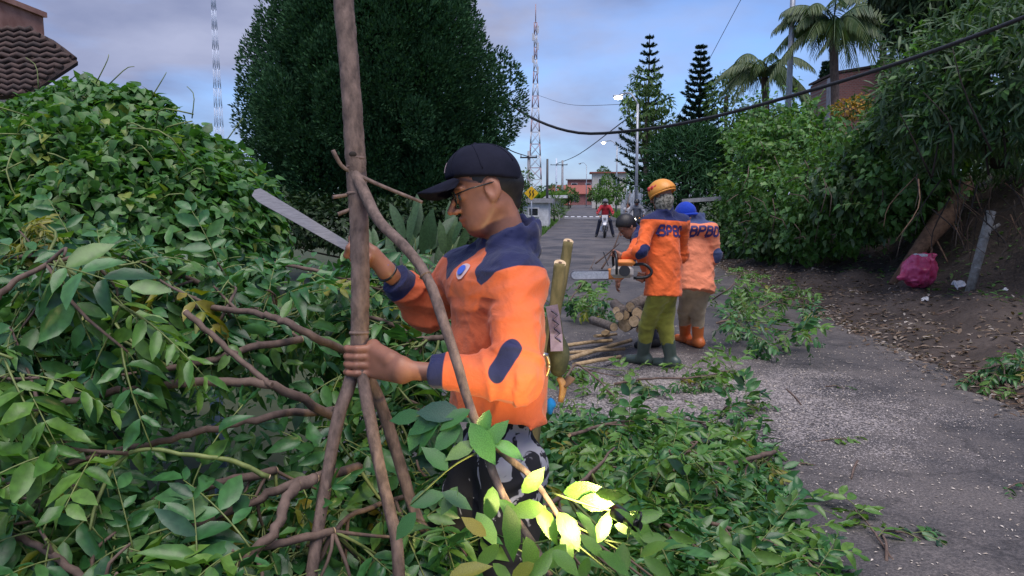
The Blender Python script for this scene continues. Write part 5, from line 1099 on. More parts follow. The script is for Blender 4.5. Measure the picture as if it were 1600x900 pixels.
# --- foreground man in the cap
def foreground_man():
    J = dict(pel=P(782,705,2.24), che=P(774,480,2.2), neck=P(798,388,2.2), head=P(759,300,2.17), hf=-CR*.93-CF*.12-CU*.30, hu=CU*.95-CR*.28, tf=-CR*.80-CF*.52-CU*.05, hs=.97,
        shL=P(808,440,2.06), elL=P(806,590,1.99), wrL=P(628,578,2.0), shR=P(728,424,2.36), elR=P(668,482,2.44), wrR=P(604,424,2.30))
    f = Vector((-CR.x*.8-CF.x*.5, -CR.y*.8-CF.y*.5, 0)).normalized(); side = Vector((0,0,1)).cross(f); hip = J['pel']
    std_legs(J, hip, side, Vector((hip.x,hip.y,0))+side*.13-f*.03, Vector((hip.x,hip.y,0))-side*.12+f*.22, fwd=f)
    root = thing('person', 'man in navy cap and orange jacket gripping the forked pole and swinging a machete', 'person', (hip.x,hip.y,0))
    pole_c = P(561,563,2.08); pole_ax = nrm(P(563,400,2.08)-P(561,650,2.08))
    Sd = CR*.75-CF*.65; h1, f1 = grip(pole_c, pole_ax, .024, Sd, -1, J['wrL'], angs=(0,48,98,140,178))
    mc = P(563,398,2.285); max_ = nrm(P(398,298,2.32)-P(600,420,2.285)); h2, f2 = grip(mc, max_, .015, CU*.35-CF*.35+CR*.6, -1, J['wrR'], angs=(0,60,125,185,235))
    body = body_sdf(J, h1+h2, f1+f2)
    lo, hi = bounds(J, ALLK, .17); lo = np.minimum(lo, A_(mc)-.12); lo[2] = -.01; o, V, Q = sdf_obj('body', body, lo, hi, .0044, 'skin', root, {'lips': lips_attr(J)})
    cu = (.74,.80); sh = shirt_sdf(J, .016, hem=P(780,640,2.24), cuff=cu, loose=.016, wr=.011); na = navy_attr(J, .115, cuffat=cu, patches=False, extra=((P(800,543,1.94),P(777,584,1.94),.026),), curve=((0,.03,.055,.075,.095,.12,.15,.19,.3),(.0,-.015,-.05,-.088,-.1,-.085,-.06,-.04,-.035),-.125))
    lo, hi = bounds(J, SHK, .2); so, SV, SQ = sdf_obj('jacket', sh, lo, hi, .0055, 'shirt_main', root, {'navy': na})
    tr = trouser_sdf(J, .02); lo, hi = bounds(J, TRK, .2); lo[2] = 0; hp = A_(P(830,690,2.1))
    sdf_obj('trousers', tr, lo, hi, .008, 'trouser_camo', root, {'white': lambda p: .16*np.clip(1-np.linalg.norm(p-hp,axis=1)/.26,0,1)*1.5-.17})
    for s in 'LR':
        b = boot_sdf(J, s, .8, .05); lo = np.minimum(A_(J['ank'+s]),A_(J['toe'+s]))-.12; hi = np.maximum(A_(J['ank'+s]),A_(J['toe'+s]))+.15; lo[2] = -.01; sdf_obj('shoe', b, lo, hi, .009, 'black_rubber', root)
    c, hf, hr, hu = headframe(J); s = .97
    hs = cut(hair_sdf(J, .0), plane(c+hf*.0+hu*.06, hu)); sdf_obj('hair', hs, c-.17, c+.17, .006, 'hair', root)
    # baseball cap: crown shell and brim
    tilt = nrm(hf*.985-hu*.17); tu = nrm(hu*.985+hf*.17); e = ell(c+(hf*-.014+hu*.037)*s, (.104*s,.091*s,.1*s), (hf,hr,hu)); crown = cut(U([e, ell(c+(hf*.02+hu*.06)*s, (.082*s,.078*s,.08*s), (hf,hr,hu))], .02), plane(c+hf*.07*s+hu*.058*s, -nrm(hu*.16-hf*.055)))
    cap, CV, CQ = sdf_obj('cap', crown, c-.19, c+.19, .0055, 'cap_navy', root)
    brim = []; vs = []; fs = []; mb = MB(); n = 17; cen = Vector(c+hf*.072*s+hu*.066*s); F_, R_, U_ = Vector(nrm(hf-hu*.10)), Vector(hr), Vector(nrm(hu+hf*.10))
    top = []; 
    for i in range(n):
        a = -math.pi/2+math.pi*i/(n-1); x = math.sin(a); zc = -.032*x*x
        top.append((cen+R_*(.082*x)+F_*(.012*math.cos(a))+U_*(zc*.6), cen+R_*(.078*x)+F_*(.018+.098*math.cos(a)**.75 if math.cos(a) > 1e-6 else .018)+U_*(zc)))
    for off in (0,-.005):
        for a, b in top: vs += [a+U_*off, b+U_*off]
    for i in range(n-1): fs += [(2*i,2*i+1,2*i+3,2*i+2), (2*n+2*i,2*n+2*i+2,2*n+2*i+3,2*n+2*i+1), (2*i+1,2*n+2*i+1,2*n+2*i+3,2*i+3)]
    mb.add(vs, fs, True); mb.build('brim', 'cap_navy', cap)
    ccn = Vector(c+(hf*.0+hu*.05)*s)
    cbv = BVHTree.FromPolygons([tuple(v) for v in CV], [tuple(int(i) for i in q) for q in CQ])
    for k in range(6):
        an = k*math.pi/3+.52; dh = Vector(hf)*math.cos(an)+Vector(hr)*math.sin(an); sp = []
        for e_ in np.linspace(.06, 1.5, 16):
            dv = dh*math.cos(e_)+Vector(hu)*math.sin(e_); h = cbv.ray_cast(ccn+dv*.4, -dv)
            if h[0] is not None: sp.append(h[0]+dv*.0006)
        if len(sp) > 4: MB().tube(sp, .0016, 5).build('seam', 'cap_navy', cap)
    rimc = []
    for an in np.linspace(0, 2*math.pi, 41):
        dh = Vector(hf)*math.cos(an)+Vector(hr)*math.sin(an); z0 = .062*math.cos(an)*.9*.34-.0; h = cbv.ray_cast(ccn+dh*.4+Vector(hu)*(z0-.012), -dh)
        if h[0] is not None: rimc.append(h[0]+dh*.0005)
    bt = c+(hf*-.012+hu*.139)*s; MB().ball(bt, .008).build('button', 'cap_navy', cap)
    cb = BVHTree.FromPolygons([tuple(v) for v in CV], [tuple(int(i) for i in q) for q in CQ]); vs = []
    for y in np.linspace(-.016,.022,6):
        for z in np.linspace(.086,.112,5):
            o = Vector(c+(hf*.3+hr*y+hu*z)*s); h = cb.ray_cast(o, -Vector(hf)); vs.append((h[0] if h[0] else Vector(c+(hf*.1+hr*y+hu*z)*s))+Vector(hf)*.002)
    MB().add(vs, [(i*5+j,(i+1)*5+j,(i+1)*5+j+1,i*5+j+1) for i in range(5) for j in range(4)], True).build('emblem', 'badge_white', cap)
    # glasses
    g = thing_part('glasses', root); 
    for sg in (-1,1):
        gc = Vector(c+(hf*.097+hr*sg*.034+hu*.004)*s); R3 = Matrix((Vector(hf),Vector(hr),Vector(hu))).transposed(); ring = [gc+R3@Vector((-.004*abs(math.cos(a)),.026*math.cos(a),.018*math.sin(a))) for a in np.linspace(0,2*math.pi,19)]
        MB().tube(ring, .0022, 6).build('rim', 'black_plastic', g); MB().tube([Vector(c+(hf*.092+hr*sg*.061+hu*.010)*s), Vector(c+(hf*.05+hr*sg*.080+hu*.012)*s), Vector(c+(hf*-.02+hr*sg*.084+hu*.010)*s)], .0022, 6).build('temple', 'black_plastic', g)
    MB().tube([Vector(c+(hf*.1+hr*-.009+hu*.006)*s), Vector(c+(hf*.104+hu*.01)*s), Vector(c+(hf*.1+hr*.009+hu*.006)*s)], .002, 6).build('bridge', 'black_plastic', g)
    # eyebrows and eyes
    for sg in (-1,1):
        MB().ball(c+(hf*.0755+hr*sg*.033+hu*.003)*s, .0105, 10, 8).build('eye', 'lens_glass', root)
    # badge on the chest
    bvh = BVHTree.FromPolygons([tuple(v) for v in SV], [tuple(int(i) for i in q) for q in SQ]); 
    def disc(px, py, r, matn, nm, off, n=20):
        o = P(px,py,1.5); h = bvh.ray_cast(Vector((0,0,CAMZ)), (o-Vector((0,0,CAMZ))).normalized()); p, nn = h[0], h[1]; nn = nn if nn.dot(CF) < 0 else -nn; u = nn.cross(Vector((0,0,1))).normalized(); w = u.cross(nn); vs = []
        for i in range(n):
            q = p+(u*math.cos(2*math.pi*i/n)+w*math.sin(2*math.pi*i/n))*r; hh = bvh.ray_cast(q+nn*.1, -nn); vs.append((hh[0] if hh[0] else q)+nn*off)
        vs.append(p+nn*off); return MB().add(vs, [(i,(i+1)%n,n) for i in range(n)], True).build(nm, matn, root)
    bd = disc(724,424,.026,'badge_white','badge',.0035); disc(723,423,.016,'badge_blue','badge_mark',.006)
    # watch strap on the far wrist
    w = A_(J['wrR']); e_ = A_(J['elR']); wd = nrm(w-e_); MB().torus(Vector(w-wd*.004), wd, .031, .0045, 20, 6).build('watch_strap', 'black_plastic', root); MB().box(Vector(w-wd*.004)-CF*.026+CU*.014, (.02,.007,.02), None, .003).build('watch_face', 'badge_blue', root)
    return J, root, SV, SQ
def thing_part(name, parent):
    o = link(name, None, parent); o.empty_display_size = .05; return o
JM, MAN, MSV, MSQ = foreground_man()
# --- the workers further on
def worker(label, J, shirt, trous, bootm, yoke=.12, h=.011, boots=.42, hem=None, hands=((),()), letter=True, hairm='hair', cuff=(.95,.95), body_h=None, dip=.0, patch_r=.06, ll=.085):
    root = thing('person', label, 'person', (J['pel'].x, J['pel'].y, min(J['ankL'].z,J['ankR'].z)-.09)); hs, fs = [], []
    for a, b in hands: hs += a; fs += b
    body = body_sdf(J, hs, fs); lo, hi = bounds(J, ALLK, .2); sdf_obj('body', body, lo, hi, body_h or h*.75, 'skin', root, {'lips': lips_attr(J)})
    sh = shirt_sdf(J, .010, hem=hem, loose=.052, wr=.012, cuff=cuff); lo, hi = bounds(J, SHK, .22); so, V, Q = sdf_obj('jacket', sh, lo, hi, h, shirt, root, {'navy': navy_attr(J, yoke, cuffs='', dip=dip, sleeve=.085, patch_r=patch_r)})
    tr = trouser_sdf(J, .02, (.5,.5) if bootm else (.97,.97), .008, .074 if bootm else .07); lo, hi = bounds(J, TRK, .2); sdf_obj('trousers', tr, lo, hi, h, trous, root)
    for s in 'LR':
        a, k, t = A_(J['ank'+s]), A_(J['knee'+s]), A_(J['toe'+s]); st = np.stack([a,k,t]); sdf_obj('boot', boot_sdf(J, s, boots if bootm else .8, .072 if bootm else .05), st.min(0)-.12, st.max(0)+.12, h, bootm or 'black_rubber', root)
    if letter:
        up, f = frame_t(J); r_ = np.cross(f, up); c = A_(J['neck'])-up*(yoke+.095)-f*.12; project_strokes('lettering', 'BPBD', V, Q, c, r_, up, -f, ll, .022, 'letter_navy', root)
    return root
def helmet_worker():
    d = 7.0; fL, fR = G(1004,572), G(1048,577); fwd = Vector((-.80,.60,0)).normalized(); side = Vector((0,0,1)).cross(fwd)
    J = dict(pel=P(1036,452,7.0), che=P(1038,372,7.0), neck=P(1038,331,7.0), head=P(1033,306,6.98), hf=fwd*.95-Vector((0,0,.28)), hu=Vector((0,0,1))+fwd*.2, tf=Vector((-.62,.78,0)), shL=P(1014,347,6.9), elL=P(1002,392,6.78), wrL=P(972,403,6.9), shR=P(1066,347,7.12), elR=P(1066,400,7.3), wrR=P(1010,432,7.1))
    std_legs(J, J['pel'], side, fL, fR, fwd=fwd, bend=.04)
    hL = grip(P(962,398,6.9), nrm(CR*.9-CU*.4), .014, CU*.5+CR*.6-CF*.4, -1, J['wrL']); hR = grip(P(1000,433,7.0), nrm(CU*.9+CR*.3), .015, CR*.8-CF*.5, -1, J['wrR'])
    root = worker('worker in orange climbing helmet and olive trousers holding the chainsaw', J, 'shirt_orange', 'trouser_olive', 'boot_green', yoke=.085, hem=P(1036,462,7.0), hands=(hL,hR), h=.0095, dip=0)
    c, f, r, u = headframe(J)
    sdf_obj('scarf', cut(U([ell(c-f*.01-u*.045, (.1,.088,.085), (f,r,u)), cone(c-u*.08, A_(J['neck'])+.0, .08, .075)], .03), plane(c+f*.045, f)), c-.22, c+.2, .009, 'camo_scarf', root)
    e = U([ell(c+f*-.014+u*.045, (.128,.105,.105), (f,r,u)), ell(c+f*-.03+u*.03, (.118,.108,.075), (f,r,u))], .03); hel = cut(e, plane(c+u*.008, -nrm(u+f*.22)))
    ho, HV, HQ = sdf_obj('helmet', hel, c-.2, c+.2, .008, 'helmet_orange', root)
    rimp = [Vector(c+u*(.012+.02*math.cos(a)*-1*.8)+f*(-.02+.118*math.cos(a))+r*(.107*math.sin(a))) for a in np.linspace(0,2*math.pi,25)]; MB().tube(rimp, .009, 6).build('rim', 'helmet_orange', ho)
    for a, b in ((-.35,.05),(.15,.06),(.55,.05)): 
        m = MB(); m.ball(c+f*(.02-.08*a)-0+r*(-.10+.02*abs(a))+u*(.075+.01*b), (.02,.012,.022)); m.build('decal', 'decal_red', ho)
    for sg in (-1,1): MB().tube([Vector(c+r*sg*.1+u*.01), Vector(c+r*sg*.085+f*.03-u*.06), Vector(c+f*.055-u*.1)], .006, 5).build('chin_strap', 'black_plastic', ho)
    return J
def beanie_worker():
    fL, fR = G(1070,538), G(1090,545); fwd = Vector((-.35,.93,0)).normalized(); side = Vector((0,0,1)).cross(fwd); d = 7.9
    J = dict(pel=P(1088,440,7.9), che=P(1092,375,7.95), neck=P(1090,347,8.02), head=P(1071,336,8.08), hf=fwd*.7-CR*.35-Vector((0,0,.75)), hu=Vector((0,0,.8))+fwd*.6-CR*.2, tf=Vector((-.25,.95,-.2)), shL=P(1060,358,7.95), elL=P(1052,400,8.2), wrL=P(1030,425,8.3), shR=P(1112,358,7.85), elR=P(1118,400,7.9), wrR=P(1100,430,8.15))
    std_legs(J, J['pel'], side, fL, fR, fwd=fwd, bend=.05)
    root = worker('worker in blue knit cap and faded orange jacket with orange boots', J, 'shirt_faded', 'trouser_khaki', 'boot_orange', yoke=.055, hem=P(1088,456,7.9), h=.011, hands=(openhand(J['wrL'], Vector((-.5,.3,-.5)), CR),openhand(J['wrR'], Vector((-.5,.6,-.4)), -CR)), dip=0)
    c, f, r, u = headframe(J)
    bz = U([ell(c-f*.012+u*.03, (.115,.095,.108), (f,r,u)), ell(c-f*.03-u*.0, (.1,.09,.08), (f,r,u))], .03); bo, _, _ = sdf_obj('knit_cap', cut(bz, plane(c+f*.055+u*.02, nrm(f*.6-u*.5))), c-.2, c+.2, .009, 'beanie_blue', root)
    ring = [Vector(c+u*(-.03+.06*math.cos(a))+f*(-.02+.105*math.cos(a))+r*(.098*math.sin(a))) for a in np.linspace(0,2*math.pi,21)]; MB().tube(ring, .014, 6).build('cuff', 'beanie_blue', bo)
def bending_worker():
    fL, fR = G(1020,545), G(1040,520); fwd = Vector((-.9,-.25,0)).normalized(); side = Vector((0,0,1)).cross(fwd)
    J = dict(pel=P(1032,432,8.4), che=P(1005,385,8.3), neck=P(992,364,8.25), head=P(979,354,8.2), hf=Vector((-.8,-.35,-.75)), hu=Vector((-.5,-.1,.8)), tf=Vector((-.75,-.3,-.6)), shL=P(1000,372,8.05), elL=P(985,402,7.9), wrL=P(968,428,7.85), shR=P(1000,372,8.45), elR=P(984,405,8.5), wrR=P(968,436,8.4))
    std_legs(J, J['pel'], side, fL, fR, fwd=fwd, bend=.12)
    root = worker('bareheaded dark-haired worker in orange bending behind the chainsaw', J, 'shirt_orange', 'trouser_navy', None, yoke=.06, hem=P(1030,430,8.4), h=.012, letter=False, hands=(openhand(J['wrL'], Vector((-.4,-.2,-.9)), CR, 30),openhand(J['wrR'], Vector((-.4,-.2,-.9)), CR, 30)), dip=0)
    c = A_(J['head']); sdf_obj('hair', hair_sdf(J, .016), c-.2, c+.2, .009, 'hair', root)
helmet_worker(); beanie_worker(); bending_worker()
# --- riders and bystanders far down the road
def motorcycle(label, base, face, lit=False, body='white_paint', group=None):
    """base: Vector under the middle; face: unit vector of travel"""
    f = Vector(face).normalized(); s = Vector((0,0,1)).cross(f); rz = math.atan2(f.y, f.x); root = thing('motorcycle', label, 'motorcycle', base, group); T = lambda x,y,z: Vector(base)+f*x+s*y+Vector((0,0,z)); R3 = Matrix((f,s,Vector((0,0,1)))).transposed()
    for x in (.62,-.62):
        w = thing_part('wheel', root); w.location = (0,0,0); MB().torus(T(x,0,.3), s, .25, .05, 24, 8).build('tyre', 'black_rubber', w); MB().torus(T(x,0,.3), s, .195, .018, 24, 6).build('rim', 'steel', w); m = MB()
        for k in range(6): a = k*math.pi/3; m.tube([T(x,0,.3), T(x+.19*math.cos(a),0,.3+.19*math.sin(a))], .008, 5)
        m.tube([T(x,-.07,.3),T(x,.07,.3)], .03, 8); m.build('spokes', 'steel', w)
    m = MB()
    for y in (-.075,.075): m.tube([T(.62,y,.3), T(.4,y,.88)], .022, 8)
    m.build('fork', 'steel', root)
    MB().tube(spline([T(.30,-.36,.97),T(.36,-.2,1.0),T(.40,0,.94),T(.36,.2,1.0),T(.30,.36,.97)],13), .014, 8).build('handlebar', 'black_plastic', root)
    MB().prism([T(.78,-.06,.55),T(.78,.06,.55),T(.5,.06,.66),T(.5,-.06,.66)], (0,0,0), (0,0,.02)).build('front_fender', body, root)
    m = MB(); m.prism([T(.5,-.13,.98),T(.5,.13,.98),T(.53,.10,.70),T(.53,0,.64),T(.53,-.10,.70)], (0,0,0), tuple(f*-.1)); m.build('headlight_cowl', body, root)
    MB().ball(T(.535,0,.84), (.07,.07,.07)).build('headlight', 'lamp_glow' if lit else 'concrete', root)
    MB().ball(T(.15,0,.72), (.24,.13,.13), rot=R3).build('fuel_tank', body, root); MB().box(T(-.3,0,.76), (.62,.22,.09), R3, .03).build('seat', 'black_plastic', root)
    m = MB(); m.box(T(.05,0,.38), (.34,.24,.26), R3, .05); m.tube([T(.05,0,.45),T(.2,0,.62)], .07, 8); m.build('engine', 'dark_metal', root)
    m = MB(); m.tube([T(.42,0,.86),T(.1,0,.62),T(-.2,0,.68),T(-.62,0,.72)], .025, 6); m.tube([T(.4,0,.8),T(.2,0,.3),T(-.2,0,.3),T(-.62,0,.3)], .022, 6); m.build('frame', 'dark_metal', root)
    m = MB().tube([T(.2,-.14,.28),T(-.2,-.16,.28),T(-.75,-.18,.42)], [.025,.045], 8); m.build('exhaust', 'steel', root); MB().box(T(-.7,0,.66), (.3,.16,.05), R3, .02).build('rear_fender', body, root)
    for y in (-.2,.2): MB().ball(T(.44,y,.9), .03).build('turn_signal', 'helmet_orange', root); MB().tube([T(.35,y*1.4,1.0),T(.33,y*1.6,1.13)], .006, 5).build('mirror_stem', 'black_plastic', root); MB().ball(T(.33,y*1.65,1.15), (.04,.02,.03)).build('mirror', 'black_plastic', root)
    return T
def small_person(label, J, shirt, trous, helmet=None, h=.02):
    root = thing('person', label, 'person', (J['pel'].x,J['pel'].y,gz(J['pel'].y))); lo, hi = bounds(J, ALLK, .2); hands = []
    for s in 'LR': d = nrm(A_(J['wr'+s])-A_(J['el'+s])); hands.append(cone(J['wr'+s], A_(J['wr'+s])+d*.09, .03, .025))
    sdf_obj('body', body_sdf(J, hands, (), False), lo, hi, h, 'skin', root); sdf_obj('shirt', shirt_sdf(J, .02, loose=.02, wr=.01), lo, hi, h, shirt, root); sdf_obj('trousers', trouser_sdf(J, .02), lo, hi, h, trous, root); c = A_(J['head']); cf, f, r, u = headframe(J)
    for s in 'LR':
        st = np.stack([A_(J['ank'+s]),A_(J['toe'+s])]); sdf_obj('shoe', boot_sdf(J, s, .85, .05), st.min(0)-.12, st.max(0)+.12, .015, 'black_rubber', root)
    if helmet:
        ho, _, _ = sdf_obj('helmet', cut(ell(c-f*.01+u*.03, (.135,.12,.13), (f,r,u)), plane(c-u*.03, -nrm(u-f*.5))), c-.2, c+.2, .014, helmet, root); MB().box(Vector(c+f*.115+u*.02), (.02,.17,.09), Matrix((Vector(f),Vector(r),Vector(u))).transposed(), .01).build('visor', 'window_dark', ho)
    else: sdf_obj('hair', hair_sdf(J, .014), c-.2, c+.2, .014, 'hair', root)
def seated(T, toward, h=1.02):
    f = Vector(toward).normalized(); s = Vector((0,0,1)).cross(f); J = dict(pel=T(-.22,0,.88), che=T(-.14,0,1.2), neck=T(-.08,0,1.38), head=T(-.02,0,1.52), hf=f-Vector((0,0,.1)), hu=Vector((0,0,1)), tf=f, shL=T(-.1,.18,1.32), shR=T(-.1,-.18,1.32), elL=T(.05,.32,1.1), elR=T(.05,-.32,1.1), wrL=T(.25,.33,1.0), wrR=T(.25,-.33,1.0), hipL=T(-.2,.09,.86), hipR=T(-.2,-.09,.86), kneeL=T(.15,.22,.72), kneeR=T(.15,-.22,.72), ankL=T(-.02,.30,.28), ankR=T(-.02,-.30,.28), toeL=T(.16,.32,.23), toeR=T(.16,-.32,.23)); return J
def stand(base, face, H=1.66):
    f = Vector(face).normalized(); s = Vector((0,0,1)).cross(f); b = Vector(base); k = H/1.7; T = lambda x,y,z: b+(f*x+s*y+Vector((0,0,z)))*k; return dict(pel=T(0,0,.93), che=T(0,0,1.25), neck=T(0,0,1.44), head=T(.03,0,1.58), hf=f, hu=Vector((0,0,1)), tf=f, shL=T(0,.18,1.38), shR=T(0,-.18,1.38), elL=T(-.03,.23,1.1), elR=T(-.03,-.23,1.1), wrL=T(.08,.24,.88), wrR=T(.08,-.24,.88), hipL=T(0,.09,.9), hipR=T(0,-.09,.9), kneeL=T(.03,.1,.5), kneeR=T(.03,-.1,.5), ankL=T(0,.1,.09), ankR=T(0,-.1,.09), toeL=T(.16,.12,.045), toeR=T(.16,-.12,.045))
b = AT(946,33.5,gz(33.5)+.01); T = motorcycle('white-fronted motorcycle coming up the road towards the camera', b, (-.06,-1,0)); J = seated(T, (-.06,-1,0)); J['ankL'] = T(.1,.36,.12); J['ankR'] = T(.1,-.36,.12); J['toeL'] = T(.26,.38,.06); J['toeR'] = T(.26,-.38,.06)
small_person('rider in red jacket and dark helmet on the motorcycle', J, 'red_jacket', 'trouser_navy', 'grey_shirt')
b = AT(995,31,gz(31)+.01); T = motorcycle('dark motorcycle with lit headlight waiting beside the white fence', b, (-.25,-1,0), True, 'black_plastic'); small_person('rider on the motorcycle with the lit headlight', seated(T, (-.25,-1,0)), 'grey_shirt', 'trouser_navy', 'black_plastic')
small_person('bystander in white shirt beside the lit headlight', stand(AT(982,34,gz(34)), (-.5,-.8,0), 1.5), 'white_shirt', 'trouser_navy')
small_person('bystander in grey shirt in front of the plank fence', stand(AT(1011,33,gz(33)), (-.5,-.8,0), 1.62), 'grey_shirt', 'trouser_navy')
# ------------------------------------------------------------------ things in hands and around
mat('saw_orange', (.7,.2,.03), (.78,.28,.06), rough=.4, scale=8); mat('saw_white', (.38,.34,.3), (.55,.5,.45), rough=.45, scale=12); mat('bag_pink', (.55,.03,.1), (.75,.12,.26), rough=.32, scale=9, detail=7); mat('olive_canvas', (.035,.04,.02), (.075,.08,.04), rough=.9, scale=30)
mat('strap_lilac', (.22,.17,.25), (.32,.26,.36), rough=.8, scale=60); mat('brass', (.55,.42,.2), (.7,.56,.3), rough=.35, scale=20, metal=.8); mat('handle_wood', (.32,.16,.05), (.48,.27,.1), rough=.55, scale=30); mat('grey_canvas', (.09,.09,.095), (.16,.16,.17), rough=.9, scale=40)
# forked pole held by the man
def forked_pole():
    base = P(620,868,1.98); root = thing('forked_pole', 'tall upside-down branch with three splayed legs held by the man in the cap', 'branch', base)
    m = MB(); tr = spline(Bp((527,-160,2.1),(537,0,2.09),(547,120,2.085),(555,240,2.08),(560,330,2.08),(563,430,2.08),(562,520,2.08),(560,590,2.08)), 90); m.tube(tr, [.029,.0275,.0265,.0275,.026,.0245,.024,.0255], 18, jitter=.06); m.build('trunk', 'pole_bark', root)
    for z in (248,262,303,520): MB().torus(P(556+(z-250)*.02, z, 2.08), CU, .0235, .0048, 16, 6).build('bark_ring', 'pole_bark', root)
    MB().ball(P(551,241,2.055), (.011,.005,.008)).build('knot', 'dark_bark', root)
    for pts, r in ((((557,560,2.085),(545,605,2.07),(528,655,2.05),(512,740,2.02),(498,820,1.99),(486,905,1.96),(478,980,1.94)), (.0185,.0165,.015)), (((563,565,2.07),(572,620,2.04),(590,715,2.0),(607,790,1.98),(620,850,1.96),(626,960,1.94)), (.0175,.016,.0165)), (((575,590,2.13),(598,640,2.15),(622,715,2.15),(650,805,2.14),(688,872,2.12),(700,940,2.1)), (.018,.0165,.012))):
        MB().tube(spline(Bp(*pts), 22), r, 10, jitter=.05).build('leg', 'pole_bark', root)
    arc = spline(Bp((553,268,2.07),(570,302,2.04),(592,345,1.99),(632,385,1.93),(658,418,1.9),(677,455,1.87),(692,500,1.83),(712,560,1.79),(732,628,1.75),(752,682,1.72),(775,750,1.68),(800,800,1.64),(838,858,1.6),(860,900,1.57)), 46)
    m = MB(); m.tube(arc, [.0165,.0145,.0135,.013,.0115,.0095,.0085,.007], 10, jitter=.05); m.build('side_branch', 'pole_bark', root); MB().torus(arc[15], (arc[16]-arc[14]), .0125, .004, 12, 6).build('bark_ring', 'pole_bark', root)
    MB().tube(spline(Bp((750,672,1.72),(790,712,1.7),(830,745,1.68),(862,790,1.66),(880,822,1.64)), 12), [.009,.0055], 8, jitter=.05).build('side_branch', 'pole_bark', root)
    for pts in (((520,235,2.03),(533,258,2.05),(552,272,2.07)), ((556,272,2.06),(600,292,2.05),(660,316,2.04)), ((528,335,2.06),(545,328,2.07),(560,322,2.08)), ((520,308,2.05),(540,305,2.07),(558,300,2.08)), ((700,640,2.0),(660,655,1.98),(620,650,1.97))):
        MB().tube(spline(Bp(*pts), 7), [.006,.0045], 6).build('twig', 'pole_bark', root)
    for a, b, c in (((862,770,1.62),(930,792,1.6),(1000,806,1.58)), ((880,815,1.62),(925,835,1.6),(985,870,1.58)), ((830,850,1.58),(900,838,1.57),(985,852,1.55)), ((840,800,1.6),(900,850,1.57),(960,900,1.55)), ((790,850,1.56),(830,870,1.55),(880,905,1.53)), ((850,790,1.62),(860,840,1.6),(850,905,1.55)), ((1000,806,1.58),(1030,850,1.56),(1045,880,1.55)), ((730,650,1.7),(690,640,1.72),(640,655,1.75)), ((760,700,1.7),(705,730,1.68),(640,790,1.66))):
        MB().tube(spline([P(*a),P(*b),P(*c)], 8), [.0028,.0018], 5).build('stalk', 'green_stem', root)
    tv, tt, tq = TPL['leaflet']; big = {k: [npmesh('leaf', tv*np.array([1,w,z]), [tt,tq], k) for w, z in ((1.15,.5),(1.3,.9),(1.0,1.3))] for k in ('fresh_leaf','mahogany_leaf','yellow_leaf')}
    def lf(p0, p1, L_, face=None, kind='fresh_leaf'):
        a, b = P(*p0), P(*p1); ax = (b-a); s = ax.length*(L_ or 1); ax.normalize(); up = (face or (-CF*.7+CU*.7))+rv(.25)
        if kind == 'fresh_leaf': up = (P(972,806,1.47)-(a+b)/2).normalized()*.75-CF*.75+CU*.2+rv(.2)
        y = up.cross(ax).normalized(); z = ax.cross(y); o = link('leaf', random.choice(big[kind]), root); o.matrix_basis = root.matrix_basis.inverted() @ (Matrix.Translation(a) @ Matrix((ax,y,z)).transposed().to_4x4() @ Matrix.Scale(s,4))
    for q in [((792,788,1.5),(806,872,1.48)),((822,838,1.5),(835,905,1.48)),((850,792,1.56),(800,800,1.54)),((835,788,1.58),(872,845,1.55)),((872,800,1.58),(905,855,1.54)),((880,770,1.64),(935,762,1.62)),((905,782,1.62),(955,788,1.6)),((985,800,1.56),(1018,858,1.53)),((970,905,1.45),(975,845,1.5)),((1005,870,1.5),(1050,905,1.48)),((930,850,1.55),(955,800,1.57)),((880,835,1.55),(890,885,1.52)),((920,870,1.5),(905,910,1.48)),((780,850,1.52),(745,885,1.5)),((770,880,1.5),(800,910,1.48)),((960,820,1.57),(1000,830,1.55)),((770,760,1.66),(765,815,1.62)),((885,850,1.5),(850,890,1.48)),((1000,840,1.54),(1040,842,1.53)),((960,795,1.42),(1008,830,1.41)),((1000,795,1.43),(975,840,1.41)),((930,770,1.5),(975,775,1.48)),((1045,830,1.42),(1085,850,1.40)),((900,800,1.5),(935,840,1.47)),((860,860,1.46),(905,895,1.44)),((935,862,1.44),(985,895,1.42)),((815,770,1.62),(850,735,1.62)),((1000,870,1.44),(1040,845,1.43)),((745,800,1.6),(775,850,1.56)),((905,835,1.46),(945,870,1.44)),((985,815,1.44),(1035,800,1.44)),((830,905,1.42),(865,860,1.44)),((780,780,1.62),(815,820,1.6))]: lf(*q, 1.08, kind='fresh_leaf')
    for q in [((735,640,1.7),(690,665,1.68)),((720,648,1.7),(655,640,1.72)),((700,645,1.72),(640,672,1.72)),((660,648,1.74),(612,655,1.76)),((690,640,1.73),(720,690,1.7)),((745,690,1.68),(700,715,1.66)),((755,700,1.68),(790,660,1.68)),((770,690,1.68),(815,712,1.66)),((640,790,1.66),(690,770,1.66)),((650,800,1.62),(620,840,1.62)),((700,735,1.66),(665,700,1.66)),((715,760,1.64),(690,800,1.62)),((690,770,1.62),(735,790,1.62)),((660,660,1.74),(640,700,1.72)),((735,660,1.68),(770,720,1.66)),((690,655,1.7),(650,700,1.7)),((765,640,1.7),(745,690,1.68)),((720,665,1.69),(680,700,1.67))]: lf(*q, 1.12, kind='mahogany_leaf')
    lf((760,838,1.52),(728,812,1.52),1.2,kind='yellow_leaf'); lf((835,880,1.46),(800,905,1.46),1.2,kind='yellow_leaf'); lf((700,905,1.45),(760,880,1.45),1.1,kind='yellow_leaf')
forked_pole()
